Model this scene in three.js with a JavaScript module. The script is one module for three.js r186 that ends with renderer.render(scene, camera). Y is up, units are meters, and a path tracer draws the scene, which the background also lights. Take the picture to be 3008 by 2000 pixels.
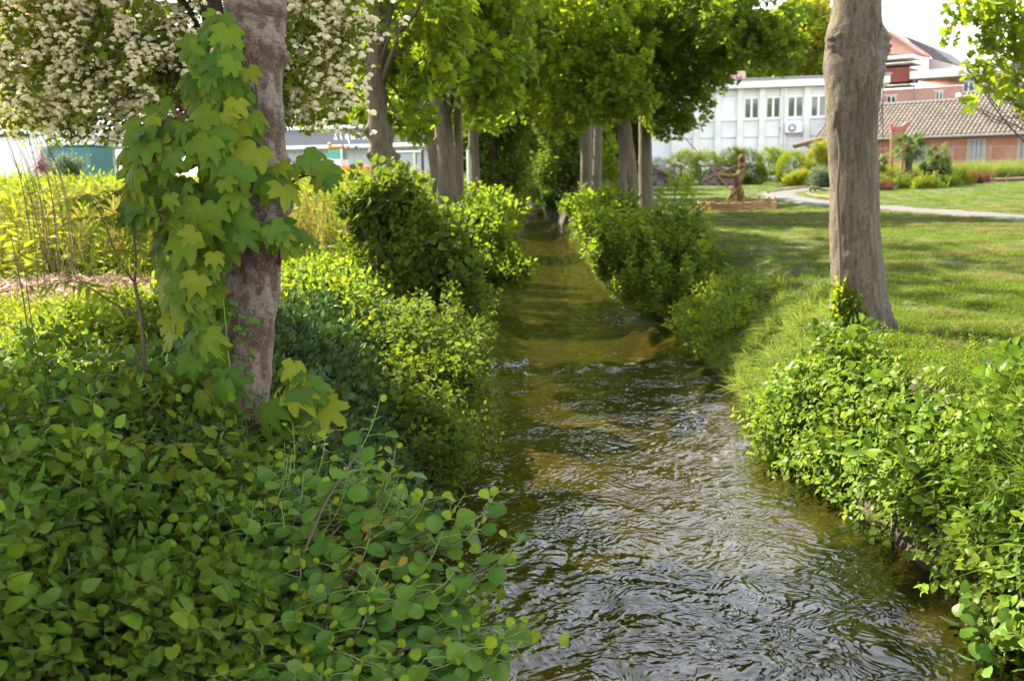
import * as THREE from 'three';
import { mergeGeometries } from 'three/addons/utils/BufferGeometryUtils.js';
import { RoundedBoxGeometry } from 'three/addons/geometries/RoundedBoxGeometry.js';
import { createNoise3D } from 'simplex-noise';

// ---------------------------------------------------------------- camera, sky, sun, exposure
const W = 1024, H = 680, F = 3000;                       // F: focal length in photograph pixels (3008 x 2000)
const scene = new THREE.Scene();
const camera = new THREE.PerspectiveCamera(2 * Math.atan(1000 / F) * 180 / Math.PI, W / H, 0.1, 4000);
const PITCH = Math.atan(480 / F), ROLL = 0.0155;
camera.position.set(0, 2.5, 0);
camera.rotation.set(-PITCH, 0, -ROLL, 'YXZ');
camera.focus = 5.6;
camera.userData.fStop = 3.0;
camera.updateMatrixWorld(true);

const SUN_DIR = new THREE.Vector3(-0.72, 0.92, -0.64).normalize();
const EXPOSURE = 5.3, SUN = 5.0, SKY_LEVEL = 0.60;
const renderer = new THREE.WebGLRenderer({ antialias: true });
renderer.setSize(W, H);
renderer.toneMapping = THREE.LinearToneMapping;
renderer.toneMappingExposure = EXPOSURE;
renderer.shadowMap.enabled = true;
{
  // a hazy, bright late-morning sky: pale at the horizon, light blue overhead, thin high cloud
  const w = 512, h = 256, d = new Float32Array(w * h * 4), n3 = createNoise3D(rng(3));
  const mix = (a, b, t) => a + (b - a) * t;
  for (let j = 0; j < h; j++) for (let i = 0; i < w; i++) {
    const el = ((j + 0.5) / h - 0.5) * Math.PI, az = ((i + 0.5) / w - 0.5) * 2 * Math.PI;
    const x = Math.cos(az) * Math.cos(el), y = Math.sin(el), z = Math.sin(az) * Math.cos(el);
    const up = Math.pow(Math.max(0, y), 0.62), cosS = x * SUN_DIR.x + y * SUN_DIR.y + z * SUN_DIR.z;
    const glow = 0.30 * Math.exp((cosS - 1) / 0.08) + 0.12 * Math.exp((cosS - 1) / 0.5);
    let c = 0;
    for (let o = 0, a = 0.5, f = 1.6; o < 4; o++, a *= 0.5, f *= 2.1) c += a * n3(x * f, y * f * 2.2, z * f);
    c = Math.min(1, Math.max(0, c * 1.3 + 0.35)) * (y > 0 ? 1 : 0);
    const rgb = [mix(mix(1.60, 0.17, up), 0.70, c * 0.55), mix(mix(1.64, 0.24, up), 0.73, c * 0.55), mix(mix(1.68, 0.38, up), 0.78, c * 0.55)];
    const k = (j * w + i) * 4;
    d[k] = SKY_LEVEL * (rgb[0] + glow); d[k + 1] = SKY_LEVEL * (rgb[1] + glow * 0.96); d[k + 2] = SKY_LEVEL * (rgb[2] + glow * 0.88); d[k + 3] = 1;
  }
  const t = new THREE.DataTexture(d, w, h, THREE.RGBAFormat, THREE.FloatType);
  t.mapping = THREE.EquirectangularReflectionMapping; t.magFilter = t.minFilter = THREE.LinearFilter; t.needsUpdate = true;
  scene.background = t; scene.environment = t;
}
const sun = new THREE.DirectionalLight(new THREE.Color(1.0, 0.90, 0.70), SUN);
sun.name = 'sun_light'; sun.position.copy(SUN_DIR).multiplyScalar(120).add(new THREE.Vector3(4, 0, -30)); sun.target.position.set(4, 0, -30);
sun.castShadow = true; sun.shadow.radius = 1.2; sun.shadow.mapSize.set(4096, 4096);
Object.assign(sun.shadow.camera, { left: -70, right: 70, top: 70, bottom: -70, near: 1, far: 300 });
scene.add(sun, sun.target);

// ---------------------------------------------------------------- helpers
function rng(a) { return () => { a |= 0; a = a + 0x6D2B79F5 | 0; let t = Math.imul(a ^ a >>> 15, 1 | a); t = t + Math.imul(t ^ t >>> 7, 61 | t) ^ t; return ((t ^ t >>> 14) >>> 0) / 4294967296; }; }
const V = (x, y, z) => new THREE.Vector3(x, y, z), R3 = (r) => V(r() * 2 - 1, r() * 2 - 1, r() * 2 - 1);
const lerp = (a, b, t) => a + (b - a) * t, clamp = (x, a = 0, b = 1) => Math.min(b, Math.max(a, x)), smooth = (a, b, x) => { const t = clamp((x - a) / (b - a)); return t * t * (3 - 2 * t); };
const N3 = createNoise3D(rng(11));
function fbm(x, y, z = 0, o = 4) { let s = 0, a = 0.5; for (let i = 0; i < o; i++, a *= 0.5, x *= 2.03, y *= 2.03, z *= 2.03) s += a * N3(x, y, z); return s; }
const rgb = (r, g, b) => new THREE.Color().setRGB(r, g, b);

// a point of the place: where the sight line through pixel (px, py) of the photograph stands d metres ahead of the bridge
function at(px, py, d) {
  const v = V((px - 1504) / F, -(py - 1000) / F, -1).applyQuaternion(camera.quaternion);
  return v.multiplyScalar(d / -v.z).add(camera.position);
}
const names = new Map();
function numbered(name) { const n = names.get(name) ?? 0; names.set(name, n + 1); return n ? `${name}_${String(n).padStart(3, '0')}` : name; }
function tag(o, label, category, group, kind) {
  if (label) o.userData.label = label;
  if (category) o.userData.category = category;
  if (group) o.userData.group = group;
  if (kind) o.userData.kind = kind;
  return o;
}
const shade = (o) => { o.castShadow = o.receiveShadow = true; return o; };
// a thing: a group at its base. Its parts are written in world axes; part() takes the base off again
function thing(name, label, category, base = V(0, 0, 0), group) {
  const o = new THREE.Group(); o.name = numbered(name); o.position.copy(base); scene.add(o);
  return tag(o, label, category, group);
}
function rootOf(o) { const p = V(0, 0, 0); for (let q = o; q && q !== scene; q = q.parent) p.add(q.position); return p; }
function part(name, geo, mat, parent, local) {
  const m = shade(new THREE.Mesh(geo, mat)); m.name = name;
  if (!local && parent) m.position.copy(rootOf(parent)).negate();
  parent.add(m); return m;
}
function struct(name, geo, mat, kind = 'structure') { const m = shade(new THREE.Mesh(geo, mat)); m.name = numbered(name); m.userData.kind = kind; scene.add(m); return m; }
// many copies of one sprig as one part
function copies(name, geo, mat, list, parent, kind = 'stuff') {
  const m = shade(new THREE.InstancedMesh(geo, mat, list.length)); m.name = parent === scene ? numbered(name) : name; m.userData.kind = kind;
  list.forEach((p, i) => { m.setMatrixAt(i, p.m); m.setColorAt(i, p.c); });
  if (parent !== scene) m.position.copy(rootOf(parent)).negate();
  parent.add(m); return m;
}
const UP = V(0, 1, 0);
// a matrix that stands a sprig at p, leaning `tilt` towards heading `az`, spun by `spin`
function stand(p, s, az, tilt, spin) {
  const q = new THREE.Quaternion().setFromAxisAngle(V(Math.cos(az + Math.PI / 2), 0, -Math.sin(az + Math.PI / 2)).negate(), -tilt).multiply(new THREE.Quaternion().setFromAxisAngle(UP, spin));
  return new THREE.Matrix4().compose(p, q, typeof s === 'number' ? V(s, s, s) : s);
}
// +Y along dir, +Z as near to n as it can be
function frame(p, dir, n, s) {
  const y = dir.clone().normalize(), z = n.clone().addScaledVector(y, -n.dot(y)).normalize(), x = y.clone().cross(z);
  return new THREE.Matrix4().makeBasis(x, y, z).scale(V(s, s, s)).setPosition(p);
}
class GB {                                              // collects pieces, with a colour each, into one geometry
  constructor() { this.p = []; this.n = []; this.u = []; this.c = []; this.i = []; }
  add(geo, m, col = [1, 1, 1]) {
    const P = geo.attributes.position, Nn = geo.attributes.normal, U = geo.attributes.uv, C = geo.attributes.color, o = this.p.length / 3, v = V(), nm = new THREE.Matrix3().getNormalMatrix(m);
    for (let k = 0; k < P.count; k++) {
      v.fromBufferAttribute(P, k).applyMatrix4(m); this.p.push(v.x, v.y, v.z);
      v.fromBufferAttribute(Nn, k).applyMatrix3(nm).normalize(); this.n.push(v.x, v.y, v.z);
      this.u.push(U ? U.getX(k) : 0, U ? U.getY(k) : 0);
      if (C) this.c.push(C.getX(k) * col[0], C.getY(k) * col[1], C.getZ(k) * col[2]); else this.c.push(...col);
    }
    if (geo.index) for (let k = 0; k < geo.index.count; k++) this.i.push(geo.index.getX(k) + o); else for (let k = 0; k < P.count; k++) this.i.push(k + o);
    return this;
  }
  done() {
    const g = new THREE.BufferGeometry();
    g.setAttribute('position', new THREE.Float32BufferAttribute(this.p, 3)); g.setAttribute('normal', new THREE.Float32BufferAttribute(this.n, 3));
    g.setAttribute('uv', new THREE.Float32BufferAttribute(this.u, 2)); g.setAttribute('color', new THREE.Float32BufferAttribute(this.c, 3)); g.setIndex(this.i);
    return g;
  }
}
const I4 = new THREE.Matrix4(), T4 = (x, y, z) => new THREE.Matrix4().makeTranslation(x, y, z);
function gridGeo(nu, nv, f, wrapUV) {                   // (nu+1) x (nv+1) vertices from f(i, j) -> [x, y, z, u, v, (r, g, b)]
  const p = [], u = [], c = [], idx = []; let hasC = false;
  for (let j = 0; j <= nv; j++) for (let i = 0; i <= nu; i++) { const a = f(i, j); p.push(a[0], a[1], a[2]); u.push(a[3], a[4]); if (a.length > 5) { hasC = true; c.push(a[5], a[6], a[7]); } }
  for (let j = 0; j < nv; j++) for (let i = 0; i < nu; i++) { const a = j * (nu + 1) + i, b = a + 1, d = a + nu + 1, e = d + 1; idx.push(a, b, e, a, e, d); }
  const g = new THREE.BufferGeometry();
  g.setAttribute('position', new THREE.Float32BufferAttribute(p, 3)); g.setAttribute('uv', new THREE.Float32BufferAttribute(u, 2));
  if (hasC) g.setAttribute('color', new THREE.Float32BufferAttribute(c, 3));
  g.setIndex(idx); g.computeVertexNormals(); return g;
}
// a tapering tube through points; bump(phi, s, p) adds to the radius; uv in metres
function tube(points, radii, nr = 10, ns = 0, bump, cap = true) {
  const curve = new THREE.CatmullRomCurve3(points, false, 'centripetal'), n = ns || Math.max(6, points.length * 4), len = curve.getLength();
  const C = [], T = []; for (let k = 0; k <= n; k++) { C.push(curve.getPoint(k / n)); T.push(curve.getTangent(k / n)); }
  let ref = Math.abs(T[0].y) > 0.9 ? V(0, 0, 1) : V(0, 1, 0);
  const rad = (t) => { const x = t * (radii.length - 1), a = Math.min(radii.length - 2, Math.floor(x)); return lerp(radii[a], radii[a + 1], x - a); };
  const circ = Math.max(1, Math.round(2 * Math.PI * radii[0] / 0.5)) * 0.5, rings = [];
  for (let k = 0; k <= n; k++) { ref = ref.clone().addScaledVector(T[k], -ref.dot(T[k])).normalize(); rings.push([ref.clone(), T[k].clone().cross(ref)]); }
  const g = gridGeo(nr, n, (i, k) => {
    const phi = i / nr * 2 * Math.PI, [a, b] = rings[k], d = a.clone().multiplyScalar(Math.cos(phi)).addScaledVector(b, Math.sin(phi));
    let r = rad(k / n); const q = C[k].clone().addScaledVector(d, r); if (bump) r += bump(phi, k / n, q, d, r);
    const w = C[k].clone().addScaledVector(d, Math.max(0.0005, r)); return [w.x, w.y, w.z, i / nr * circ, k / n * len];
  });
  // close the seam's normals
  const Nn = g.attributes.normal; for (let k = 0; k <= n; k++) { const a = k * (nr + 1), b = a + nr, s = V(Nn.getX(a) + Nn.getX(b), Nn.getY(a) + Nn.getY(b), Nn.getZ(a) + Nn.getZ(b)).normalize(); Nn.setXYZ(a, s.x, s.y, s.z); Nn.setXYZ(b, s.x, s.y, s.z); }
  return g;
}
const merge = (list) => list.length === 1 ? list[0] : mergeGeometries(list.map((g) => {
  const h = new THREE.BufferGeometry(); for (const k of ['position', 'normal', 'uv']) h.setAttribute(k, g.attributes[k]);
  h.setIndex(g.index ?? [...Array(g.attributes.position.count).keys()]); return h;
}), false);
function box(w, h, d, m = I4, bevel = 0) {
  const g = bevel ? new RoundedBoxGeometry(w, h, d, 1, bevel) : new THREE.BoxGeometry(w, h, d); const p = g.attributes.position, n = g.attributes.normal, uv = g.attributes.uv;
  for (let k = 0; k < p.count; k++) { const ax = Math.abs(n.getX(k)), ay = Math.abs(n.getY(k)), az = Math.abs(n.getZ(k)); if (az >= ax && az >= ay) uv.setXY(k, p.getX(k), p.getY(k)); else if (ax >= ay) uv.setXY(k, p.getZ(k), p.getY(k)); else uv.setXY(k, p.getX(k), p.getZ(k)); }
  return g.applyMatrix4(m);
}

// ---------------------------------------------------------------- computed textures
function noise2(seed, per) {                            // tiling gradient noise, `per` cells across
  const r = rng(seed), n = 64, gx = new Float32Array(n * n), gy = new Float32Array(n * n);
  for (let k = 0; k < n * n; k++) { const a = r() * 6.2832; gx[k] = Math.cos(a); gy[k] = Math.sin(a); }
  return (x, y, px = per, py = px) => {
    const ix = Math.floor(x), iy = Math.floor(y), fx = x - ix, fy = y - iy, m = (a, b) => ((a % b) + b) % b;
    const g = (i, j) => { const k = m(iy + j, py) % n * n + m(ix + i, px) % n; return gx[k] * (fx - i) + gy[k] * (fy - j); };
    const u = fx * fx * fx * (fx * (fx * 6 - 15) + 10), w = fy * fy * fy * (fy * (fy * 6 - 15) + 10);
    return 1.5 * lerp(lerp(g(0, 0), g(1, 0), u), lerp(g(0, 1), g(1, 1), u), w);
  };
}
function tex(w, h, f, srgb) {                           // f(x, y in 0..1) -> [r, g, b, (a)] as linear 0..1 when srgb is false
  const d = new Uint8Array(w * h * 4);
  for (let j = 0; j < h; j++) for (let i = 0; i < w; i++) {
    const c = f((i + 0.5) / w, (j + 0.5) / h), k = (j * w + i) * 4;
    for (let q = 0; q < 3; q++) { const v = clamp(c[q]); d[k + q] = 255 * (srgb ? (v <= 0.0031308 ? v * 12.92 : 1.055 * Math.pow(v, 1 / 2.4) - 0.055) : v) + 0.5; }
    d[k + 3] = c.length > 3 ? 255 * clamp(c[3]) : 255;
  }
  const t = new THREE.DataTexture(d, w, h); t.wrapS = t.wrapT = THREE.RepeatWrapping; t.magFilter = t.minFilter = THREE.LinearFilter; if (srgb) t.colorSpace = THREE.SRGBColorSpace; t.needsUpdate = true; return t;
}
const pn = noise2(5, 8), pfbm = (x, y, p, o = 5) => { let s = 0, a = 0.5; for (let i = 0; i < o; i++, a *= 0.5, p *= 2, x *= 2, y *= 2) s += a * pn(x, y, p); return s; };
const rep = (t, x, y) => { t.repeat.set(x, y); return t; };
const std = (o) => new THREE.MeshStandardMaterial(o), phys = (o) => new THREE.MeshPhysicalMaterial(o);

// bark: a tile of 0.5 x 1 m. tone(x, y) colours, height in the same shapes
function bark(seed, pale, dark, warm, crack, flake) {
  const shape = (x, y) => {
    const wx = x + 0.05 * pfbm(x * 4 + seed, y * 8, 4, 3), wy = y + 0.03 * pfbm(x * 4 + 3 + seed, y * 8, 4, 3);
    const p = pfbm(wx * 5 + seed, wy * 5 + 2, 5, 5), f = pfbm(x * 16 + seed, y * 32, 16, 4), zone = smooth(-0.18, 0.22, pfbm(x * 2 + 5, y * 2 + seed, 2, 3));
    // flakes: terraces of the same field, dark along their broken rims
    const q = p * 7 + 3, lv = Math.floor(q), e = q - lv, rim = (1 - smooth(0.03, 0.20, e)) * flake * zone, id = Math.abs(Math.sin(lv * 91.7 + seed)) % 1;
    const dash = (1 - smooth(0, 0.10, Math.abs(pn(wx * 5 + seed, wy * 31, 5, 31)))) * smooth(0.10, 0.28, pfbm(x * 9 + seed, y * 12 + 2, 9, 2)), line = (1 - smooth(0, 0.05, Math.abs(pn(wx * 9 + seed, wy * 2.0, 9, 2)))) * smooth(0.05, 0.3, pfbm(x * 4 + 7, y * 4 + seed, 4, 2));
    return { c: Math.min(1, Math.max(rim, dash * 0.75 * crack, flake < 1 ? 0 : line * 0.7 * crack)), f, id, zone, p, e };
  };
  const col = tex(512, 1024, (x, y) => {
    const { c, f, id, zone, p } = shape(x, y), w = flake < 1 ? smooth(-0.12, 0.22, pn(x * 7 + seed, y * 2, 7, 2) * 0.6 + 0.7 * pfbm(x * 8 + 9 + seed, y * 8, 8, 4)) : smooth(0.35, 0.75, id * 0.6 + zone * 0.35 + 0.6 * pfbm(x * 5 + 9 + seed, y * 6, 5, 3)), g = (0.92 + 0.34 * f) * (0.85 + 0.3 * id) * (1 + 0.35 * p);
    return [0, 1, 2].map((k) => lerp(lerp(pale[k], warm[k], w) * g, dark[k], c * 0.9));
  }, true);
  const bmp = tex(512, 1024, (x, y) => { const { c, f, id, zone, e } = shape(x, y); const v = 0.55 + 0.14 * f + flake * zone * 0.2 * (id - 0.5 + 0.6 * smooth(0, 0.4, e)) - 0.4 * c; return [v, v, v]; });
  for (const t of [col, bmp]) rep(t, 2, 1);
  return { map: col, bumpMap: bmp };
}
const barkPink = bark(1, [0.215, 0.170, 0.134], [0.03, 0.018, 0.011], [0.120, 0.070, 0.045], 0.8, 1), barkGrey = bark(7, [0.126, 0.100, 0.071], [0.032, 0.023, 0.014], [0.084, 0.066, 0.041], 0.8, 0.4);
const M = {
  barkPink: std({ ...barkPink, bumpScale: 0.032, roughness: 0.9 }),
  barkGrey: std({ ...barkGrey, bumpScale: 0.022, roughness: 0.92 }),
  barkDark: std({ ...barkGrey, color: rgb(0.42, 0.36, 0.28), bumpScale: 0.02, roughness: 0.95 }),
  twigBrown: std({ color: rgb(0.10, 0.065, 0.045), roughness: 0.85 }),
  twigRed: std({ color: rgb(0.16, 0.05, 0.035), roughness: 0.7 }),
  twigGreen: std({ color: rgb(0.17, 0.24, 0.05), roughness: 0.7 }),
  straw: std({ color: rgb(0.30, 0.20, 0.09), roughness: 0.85, vertexColors: true }),
};

// ---------------------------------------------------------------- the lie of the land
const fz = (z) => -z;
function table(t) { return (x) => { if (x <= t[0][0]) return t[0][1]; for (let k = 1; k < t.length; k++) if (x <= t[k][0]) { const a = t[k - 1], b = t[k], s = (x - a[0]) / (b[0] - a[0]); return lerp(a[1], b[1], s * s * (3 - 2 * s)); } return t[t.length - 1][1]; }; }
const edgeL = table([[0, -0.9], [7, -0.75], [13, -0.62], [20, -0.6], [30, -0.35], [45, -0.2], [60, 0.1], [80, 0.6], [110, 3]]);
const edgeR = table([[0, 2.75], [6, 2.68], [8.7, 2.42], [12, 2.6], [17, 2.75], [25, 2.75], [35, 2.75], [50, 2.75], [80, 2.7], [110, 5]]);
const bankTop = (d, right) => 1.0 + (right ? 0.02 : 0.006) * clamp(d - 9.7, 0, 52);
function ground(x, z) {
  const d = fz(z), wig = 0.12 * N3(d * 0.35, x > 1 ? 5 : 0, 2), l = edgeL(d) + wig, r = edgeR(d) + wig * 0.7;
  if (x > l && x < r) { const m = Math.min(x - l, r - x); return -0.06 - 0.42 * smooth(0, 0.9, m) + 0.05 * fbm(x * 1.3, d * 0.6, 7, 3) * smooth(0, 0.4, m); }
  const right = x >= r, out = right ? x - r : l - x, top = bankTop(d, right), w = right ? 0.85 + 0.8 * smooth(10.5, 13, d) * (1 - smooth(20, 26, d)) : 1.5;
  const s = smooth(-0.25, 1, out / w), rough = 0.10 * fbm(x * 0.9, z * 0.9, 1, 3) * smooth(0, 0.5, out) + 0.02 * fbm(x * 4, z * 4, 3, 2);
  const far = right ? 0.012 * clamp(out - 1, 0, 40) * smooth(8, 30, d) * 0.4 : 0;
  return lerp(-0.06, top, s) + rough * (right && out > 2 ? 0.35 : 1) + far;
}
const onGround = (x, z, up = 0) => V(x, ground(x, z) + up, z);
function gpx(px, py) {                                  // where the sight line through that pixel meets the land
  let a = 2, b = 2; for (; b < 400; b *= 1.01) { const p = at(px, py, b); if (p.y < ground(p.x, p.z)) break; a = b; }
  for (let k = 0; k < 24; k++) { const m = (a + b) / 2, p = at(px, py, m); if (p.y < ground(p.x, p.z)) b = m; else a = m; }
  const p = at(px, py, a); p.y = ground(p.x, p.z); return p;
}
const axis = (stops) => { const o = []; for (let k = 0; k < stops.length - 1; k++) { const [a, n] = stops[k], b = stops[k + 1][0]; for (let i = 0; i < n; i++) o.push(a + (b - a) * i / n); } o.push(stops[stops.length - 1][0]); return o; };
{
  const X = axis([[-700, 8], [-120, 16], [-40, 22], [-12, 34], [-4, 110], [6, 34], [16, 30], [45, 24], [130, 8], [700, 0]]), Z = axis([[12, 8], [0, 90], [-9, 90], [-22, 90], [-45, 60], [-80, 30], [-140, 16], [-400, 6], [-1200, 0]]);
  const litter = [0.10, 0.068, 0.04], soil = [0.055, 0.04, 0.026], grass = [0.075, 0.095, 0.018], sand = [0.12, 0.085, 0.04], silt = [0.062, 0.052, 0.024];
  const mixc = (a, b, t) => a.map((v, k) => lerp(v, b[k], t));
  const g = gridGeo(X.length - 1, Z.length - 1, (i, j) => {
    const x = X[i], z = Z[j], d = -z, y = ground(x, z), l = edgeL(d), r = edgeR(d);
    let c;
    if (y < -0.02) c = mixc(silt, sand, clamp(smooth(0.08, 0.36, fbm(x * 0.55 + 3, z * 0.28, 9, 3))));
    else if (x > r) c = mixc(soil, grass, smooth(0.75, 1.1, x - r + 0.4 * fbm(x * 2, z * 2, 4, 2)));
    else c = mixc(soil, mixc(litter, grass, smooth(-0.2, 0.2, fbm(x * 0.5, z * 0.5, 6, 3))), smooth(0.9, 1.6, l - x + 0.5 * fbm(x * 2, z * 2, 8, 2)));
    return [x, y, z, x, -z, ...c];
  });
  const t = rep(tex(512, 512, (x, y) => { const v = 0.95 + 0.75 * pfbm(x * 8, y * 8, 8, 6), q = pfbm(x * 24 + 2, y * 24, 24, 2) > 0.22 ? 1.35 : 1; return [v * q * 0.62, v * q * 0.60, v * 0.58]; }, false), 0.8, 0.8);
  const b = rep(tex(512, 512, (x, y) => { const v = 0.5 + 0.55 * pfbm(x * 16, y * 16, 16, 5); return [v, v, v]; }), 0.8, 0.8);
  struct('ground', g, std({ map: t, bumpMap: b, bumpScale: 0.03, roughness: 0.97, vertexColors: true }));
}
{
  // the stream: rippled water, wavelets in the surface itself and finer ones as relief
  const Z = axis([[1.5, 20], [-3.6, 330], [-11, 260], [-22, 170], [-45, 90], [-112, 0]]), nx = 150;
  const wave = (x, z) => {
    const d = -z, wx = x + 0.25 * N3(x * 0.7, z * 0.35, 1), wz = z + 0.4 * N3(x * 0.6, z * 0.4, 5);
    const run = 0.16 + 0.35 * smooth(12, 17, d) + 1.0 * smooth(-0.15, 0.45, N3(x * 0.45 + 1, z * 0.14, 8) + 0.30 * smooth(0.3, 1.4, x) * (1 - smooth(2.0, 2.5, x)) * (1 - smooth(9, 13, d)) + 0.3 * smooth(14, 22, d));
    let h = 0.012 * N3(wx * 1.7, wz * 1.1, 2) + 0.010 * smooth(12, 18, d) * N3(wx * 3.6, wz * 2.6, 12) + run * (0.0062 * N3(wx * 4.6, wz * 2.6, 3) + 0.0034 * (1 - 2 * Math.abs(N3(wx * 9, wz * 5, 4))) + 0.0022 * N3(wx * 17, wz * 11, 6));
    // small standing waves where the bed rises
    const ridge = (d0, x0, x1, a, w) => { const e = (d - d0 - 0.5 * Math.sin((x - x0) * 1.6) - 0.25 * N3(x * 2, 3, d0)) / w; return a * Math.exp(-e * e) * smooth(x0 - 0.3, x0 + 0.3, x) * (1 - smooth(x1 - 0.3, x1 + 0.3, x)) * (0.7 + 0.5 * N3(x * 5, d * 4, 1)); };
    const chop = smooth(-0.75, -0.5, x) * (1 - smooth(0.15, 0.45, x)) * smooth(12.4, 12.9, d) * (1 - smooth(13.9, 14.5, d)); h += chop * (0.012 * N3(x * 13, z * 13, 9) + 0.006 * N3(x * 27, z * 27, 4));
    h += ridge(12.9, 0.5, 1.9, 0.034, 0.14) + ridge(13.3, -0.6, 0.3, 0.04, 0.16) + ridge(24, -0.4, 2.4, 0.014, 0.3) + ridge(30, 0, 2.4, 0.014, 0.35) + ridge(57, 0, 2.5, 0.008, 0.6);
    return h;
  };
  const g = gridGeo(nx, Z.length - 1, (i, j) => {
    const z = Z[j], d = -z, t = i / nx, x = lerp(edgeL(d) - 0.35, edgeR(d) + 0.35, t); return [x, wave(x, z), z, x, -z];
  });
  const n = 2048, wp = noise2(21, 8), hgt = new Float32Array(n * n);
  for (let j = 0; j < n; j++) for (let i = 0; i < n; i++) {
    const x = i / n, y = j / n; const wx = x + 0.05 * wp(x * 4, y * 4, 4) + 0.022 * wp(x * 11, y * 11, 11), wy = y + 0.05 * wp(x * 4 + 2, y * 4 + 1, 4) + 0.022 * wp(x * 12 + 4, y * 12, 12);
    let s = 0.26 * wp(wx * 17, wy * 15, 17, 15) + 0.24 * wp(wx * 37 + 3, wy * 33, 37, 33) + 0.30 * (1 - 2.2 * Math.abs(wp(wx * 26 + 5, wy * 23 + 2, 26, 23))) + 0.20 * (1 - 2.2 * Math.abs(wp(wx * 47 + 1, wy * 44 + 2, 47, 44))) + 0.09 * wp(wx * 63, wy * 61, 63, 61) - 0.1;
    hgt[j * n + i] = 0.5 + 0.5 * s;
  }
  const b = tex(n, n, (x, y) => { const v = hgt[Math.min(n - 1, Math.floor(y * n)) * n + Math.min(n - 1, Math.floor(x * n))]; return [v, v, v]; }); rep(b, 1 / 2.6, 1 / 2.6);
  struct('stream_water', g, phys({ color: rgb(0.53, 0.50, 0.25), roughness: 0.04, transmission: 1, thickness: 0, ior: 1.5, bumpMap: b, bumpScale: 0.014, side: THREE.DoubleSide }));
}
{
  // the footpath across the lawn
  const mid = [[3600, 690], [3008, 642], [2800, 625], [2600, 612], [2450, 602], [2360, 590], [2300, 578], [2285, 568], [2330, 559], [2400, 554], [2470, 552]].map(([x, y]) => gpx(x, y));
  const c = new THREE.CatmullRomCurve3(mid), n = 120, half = 0.75;
  const g = gridGeo(6, n, (i, j) => {
    const p = c.getPoint(j / n), t = c.getTangent(j / n), s = V(-t.z, 0, t.x).normalize(), o = (i / 3 - 1) * half, e = Math.abs(i - 3) === 3;
    const x = p.x + s.x * (o + 0.06 * N3(j * 0.3, i, 1)), z = p.z + s.z * o; return [x, ground(x, z) + (e ? -0.03 : 0.035), z, j / n * c.getLength(), o];
  });
  const t = rep(tex(256, 256, (x, y) => { const v = 0.075 + 0.04 * pfbm(x * 32, y * 32, 32, 3); return [v * 1.03, v, v * 1.0]; }, true), 1, 1);
  struct('path', g, std({ map: t, roughness: 0.95, side: THREE.DoubleSide }));
}

// ---------------------------------------------------------------- leaves (base at the origin, length 1 along +Y, face +Z)
function star(pts, { droop = 0.25, fold = 0.12, cy = 0.25, ring = 0, wave = 0 } = {}) {   // outline [angle in degrees from +Y, reach], one side; mirrored
  const o = []; for (const [a, r] of pts) o.push([Math.sin(a * Math.PI / 180) * r, Math.cos(a * Math.PI / 180) * r]);
  const right = o, left = o.slice(0).reverse().filter((q) => Math.abs(q[0]) > 1e-6).map(([x, y]) => [-x, y]);
  const all = [...right, ...left], z = (x, y) => fold * Math.abs(x) * (1 - 0.6 * Math.abs(x)) - droop * Math.max(0, y) ** 2 - droop * 0.9 * x * x + wave * Math.sin(x * 9 + y * 7);
  const p = [0, cy, z(0, cy)], u = [0.5, cy * 0.7 + 0.2], idx = [];
  for (const [x, y] of all) { p.push(x, y, z(x, y)); u.push(x * 0.7 + 0.5, y * 0.7 + 0.2); }
  const n = all.length;
  if (ring) {
    for (const [x, y] of all) { const a = x * ring, q = cy + (y - cy) * ring; p.push(a, q, z(a, q)); u.push(a * 0.7 + 0.5, q * 0.7 + 0.2); }
    for (let k = 0; k < n; k++) { const l = (k + 1) % n; idx.push(0, 1 + n + l, 1 + n + k, 1 + n + k, 1 + n + l, 1 + l, 1 + n + k, 1 + l, 1 + k); }
  } else for (let k = 0; k < n; k++) idx.push(0, 1 + (k + 1) % n, 1 + k);
  const g = new THREE.BufferGeometry(); g.setAttribute('position', new THREE.Float32BufferAttribute(p, 3)); g.setAttribute('uv', new THREE.Float32BufferAttribute(u, 2)); g.setIndex(idx); g.computeVertexNormals(); return g;
}
// a blade as a grid: half-width w(y) on nx columns each side, with pleats along the side veins
function blade(w, nx, ny, { droop = 0.2, fold = 0.15, pleat = 0, teeth = 0, curl = 0 } = {}) {
  return gridGeo(nx * 2, ny, (i, j) => {
    const y = j / ny, s = i / nx - 1, h = w(y) * (Math.abs(s) === 1 ? 1 + (j % 2 ? teeth : -teeth) : 1), x = s * h;
    const yy = y - 0.10 * (1 - Math.abs(s)) * 0 + (pleat ? 0.10 * Math.abs(s) * Math.sin(Math.PI * y) : 0);
    return [x, yy, fold * Math.abs(x) - droop * yy * yy - curl * x * x + pleat * (j % 2 ? 1 : -1) * Math.abs(s), x * 0.8 + 0.5, y];
  });
}
const wOvate = (y) => 0.36 * Math.pow(Math.sin(Math.PI * Math.pow(y, 0.72)), 0.8) + 0.002, wRound = (y) => 0.47 * Math.pow(Math.max(0, Math.sin(Math.PI * Math.pow(clamp(y, 0, 1), 1.05))), 0.55) * (y > 0.999 ? 0 : 1) + 0.01;
const wHeart = (y) => 0.46 * Math.pow(Math.sin(Math.PI * Math.pow(y, 0.5)), 0.85) + 0.002, wLance = (y) => 0.14 * Math.pow(Math.sin(Math.PI * Math.pow(y, 0.6)), 0.9) + 0.002;
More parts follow.
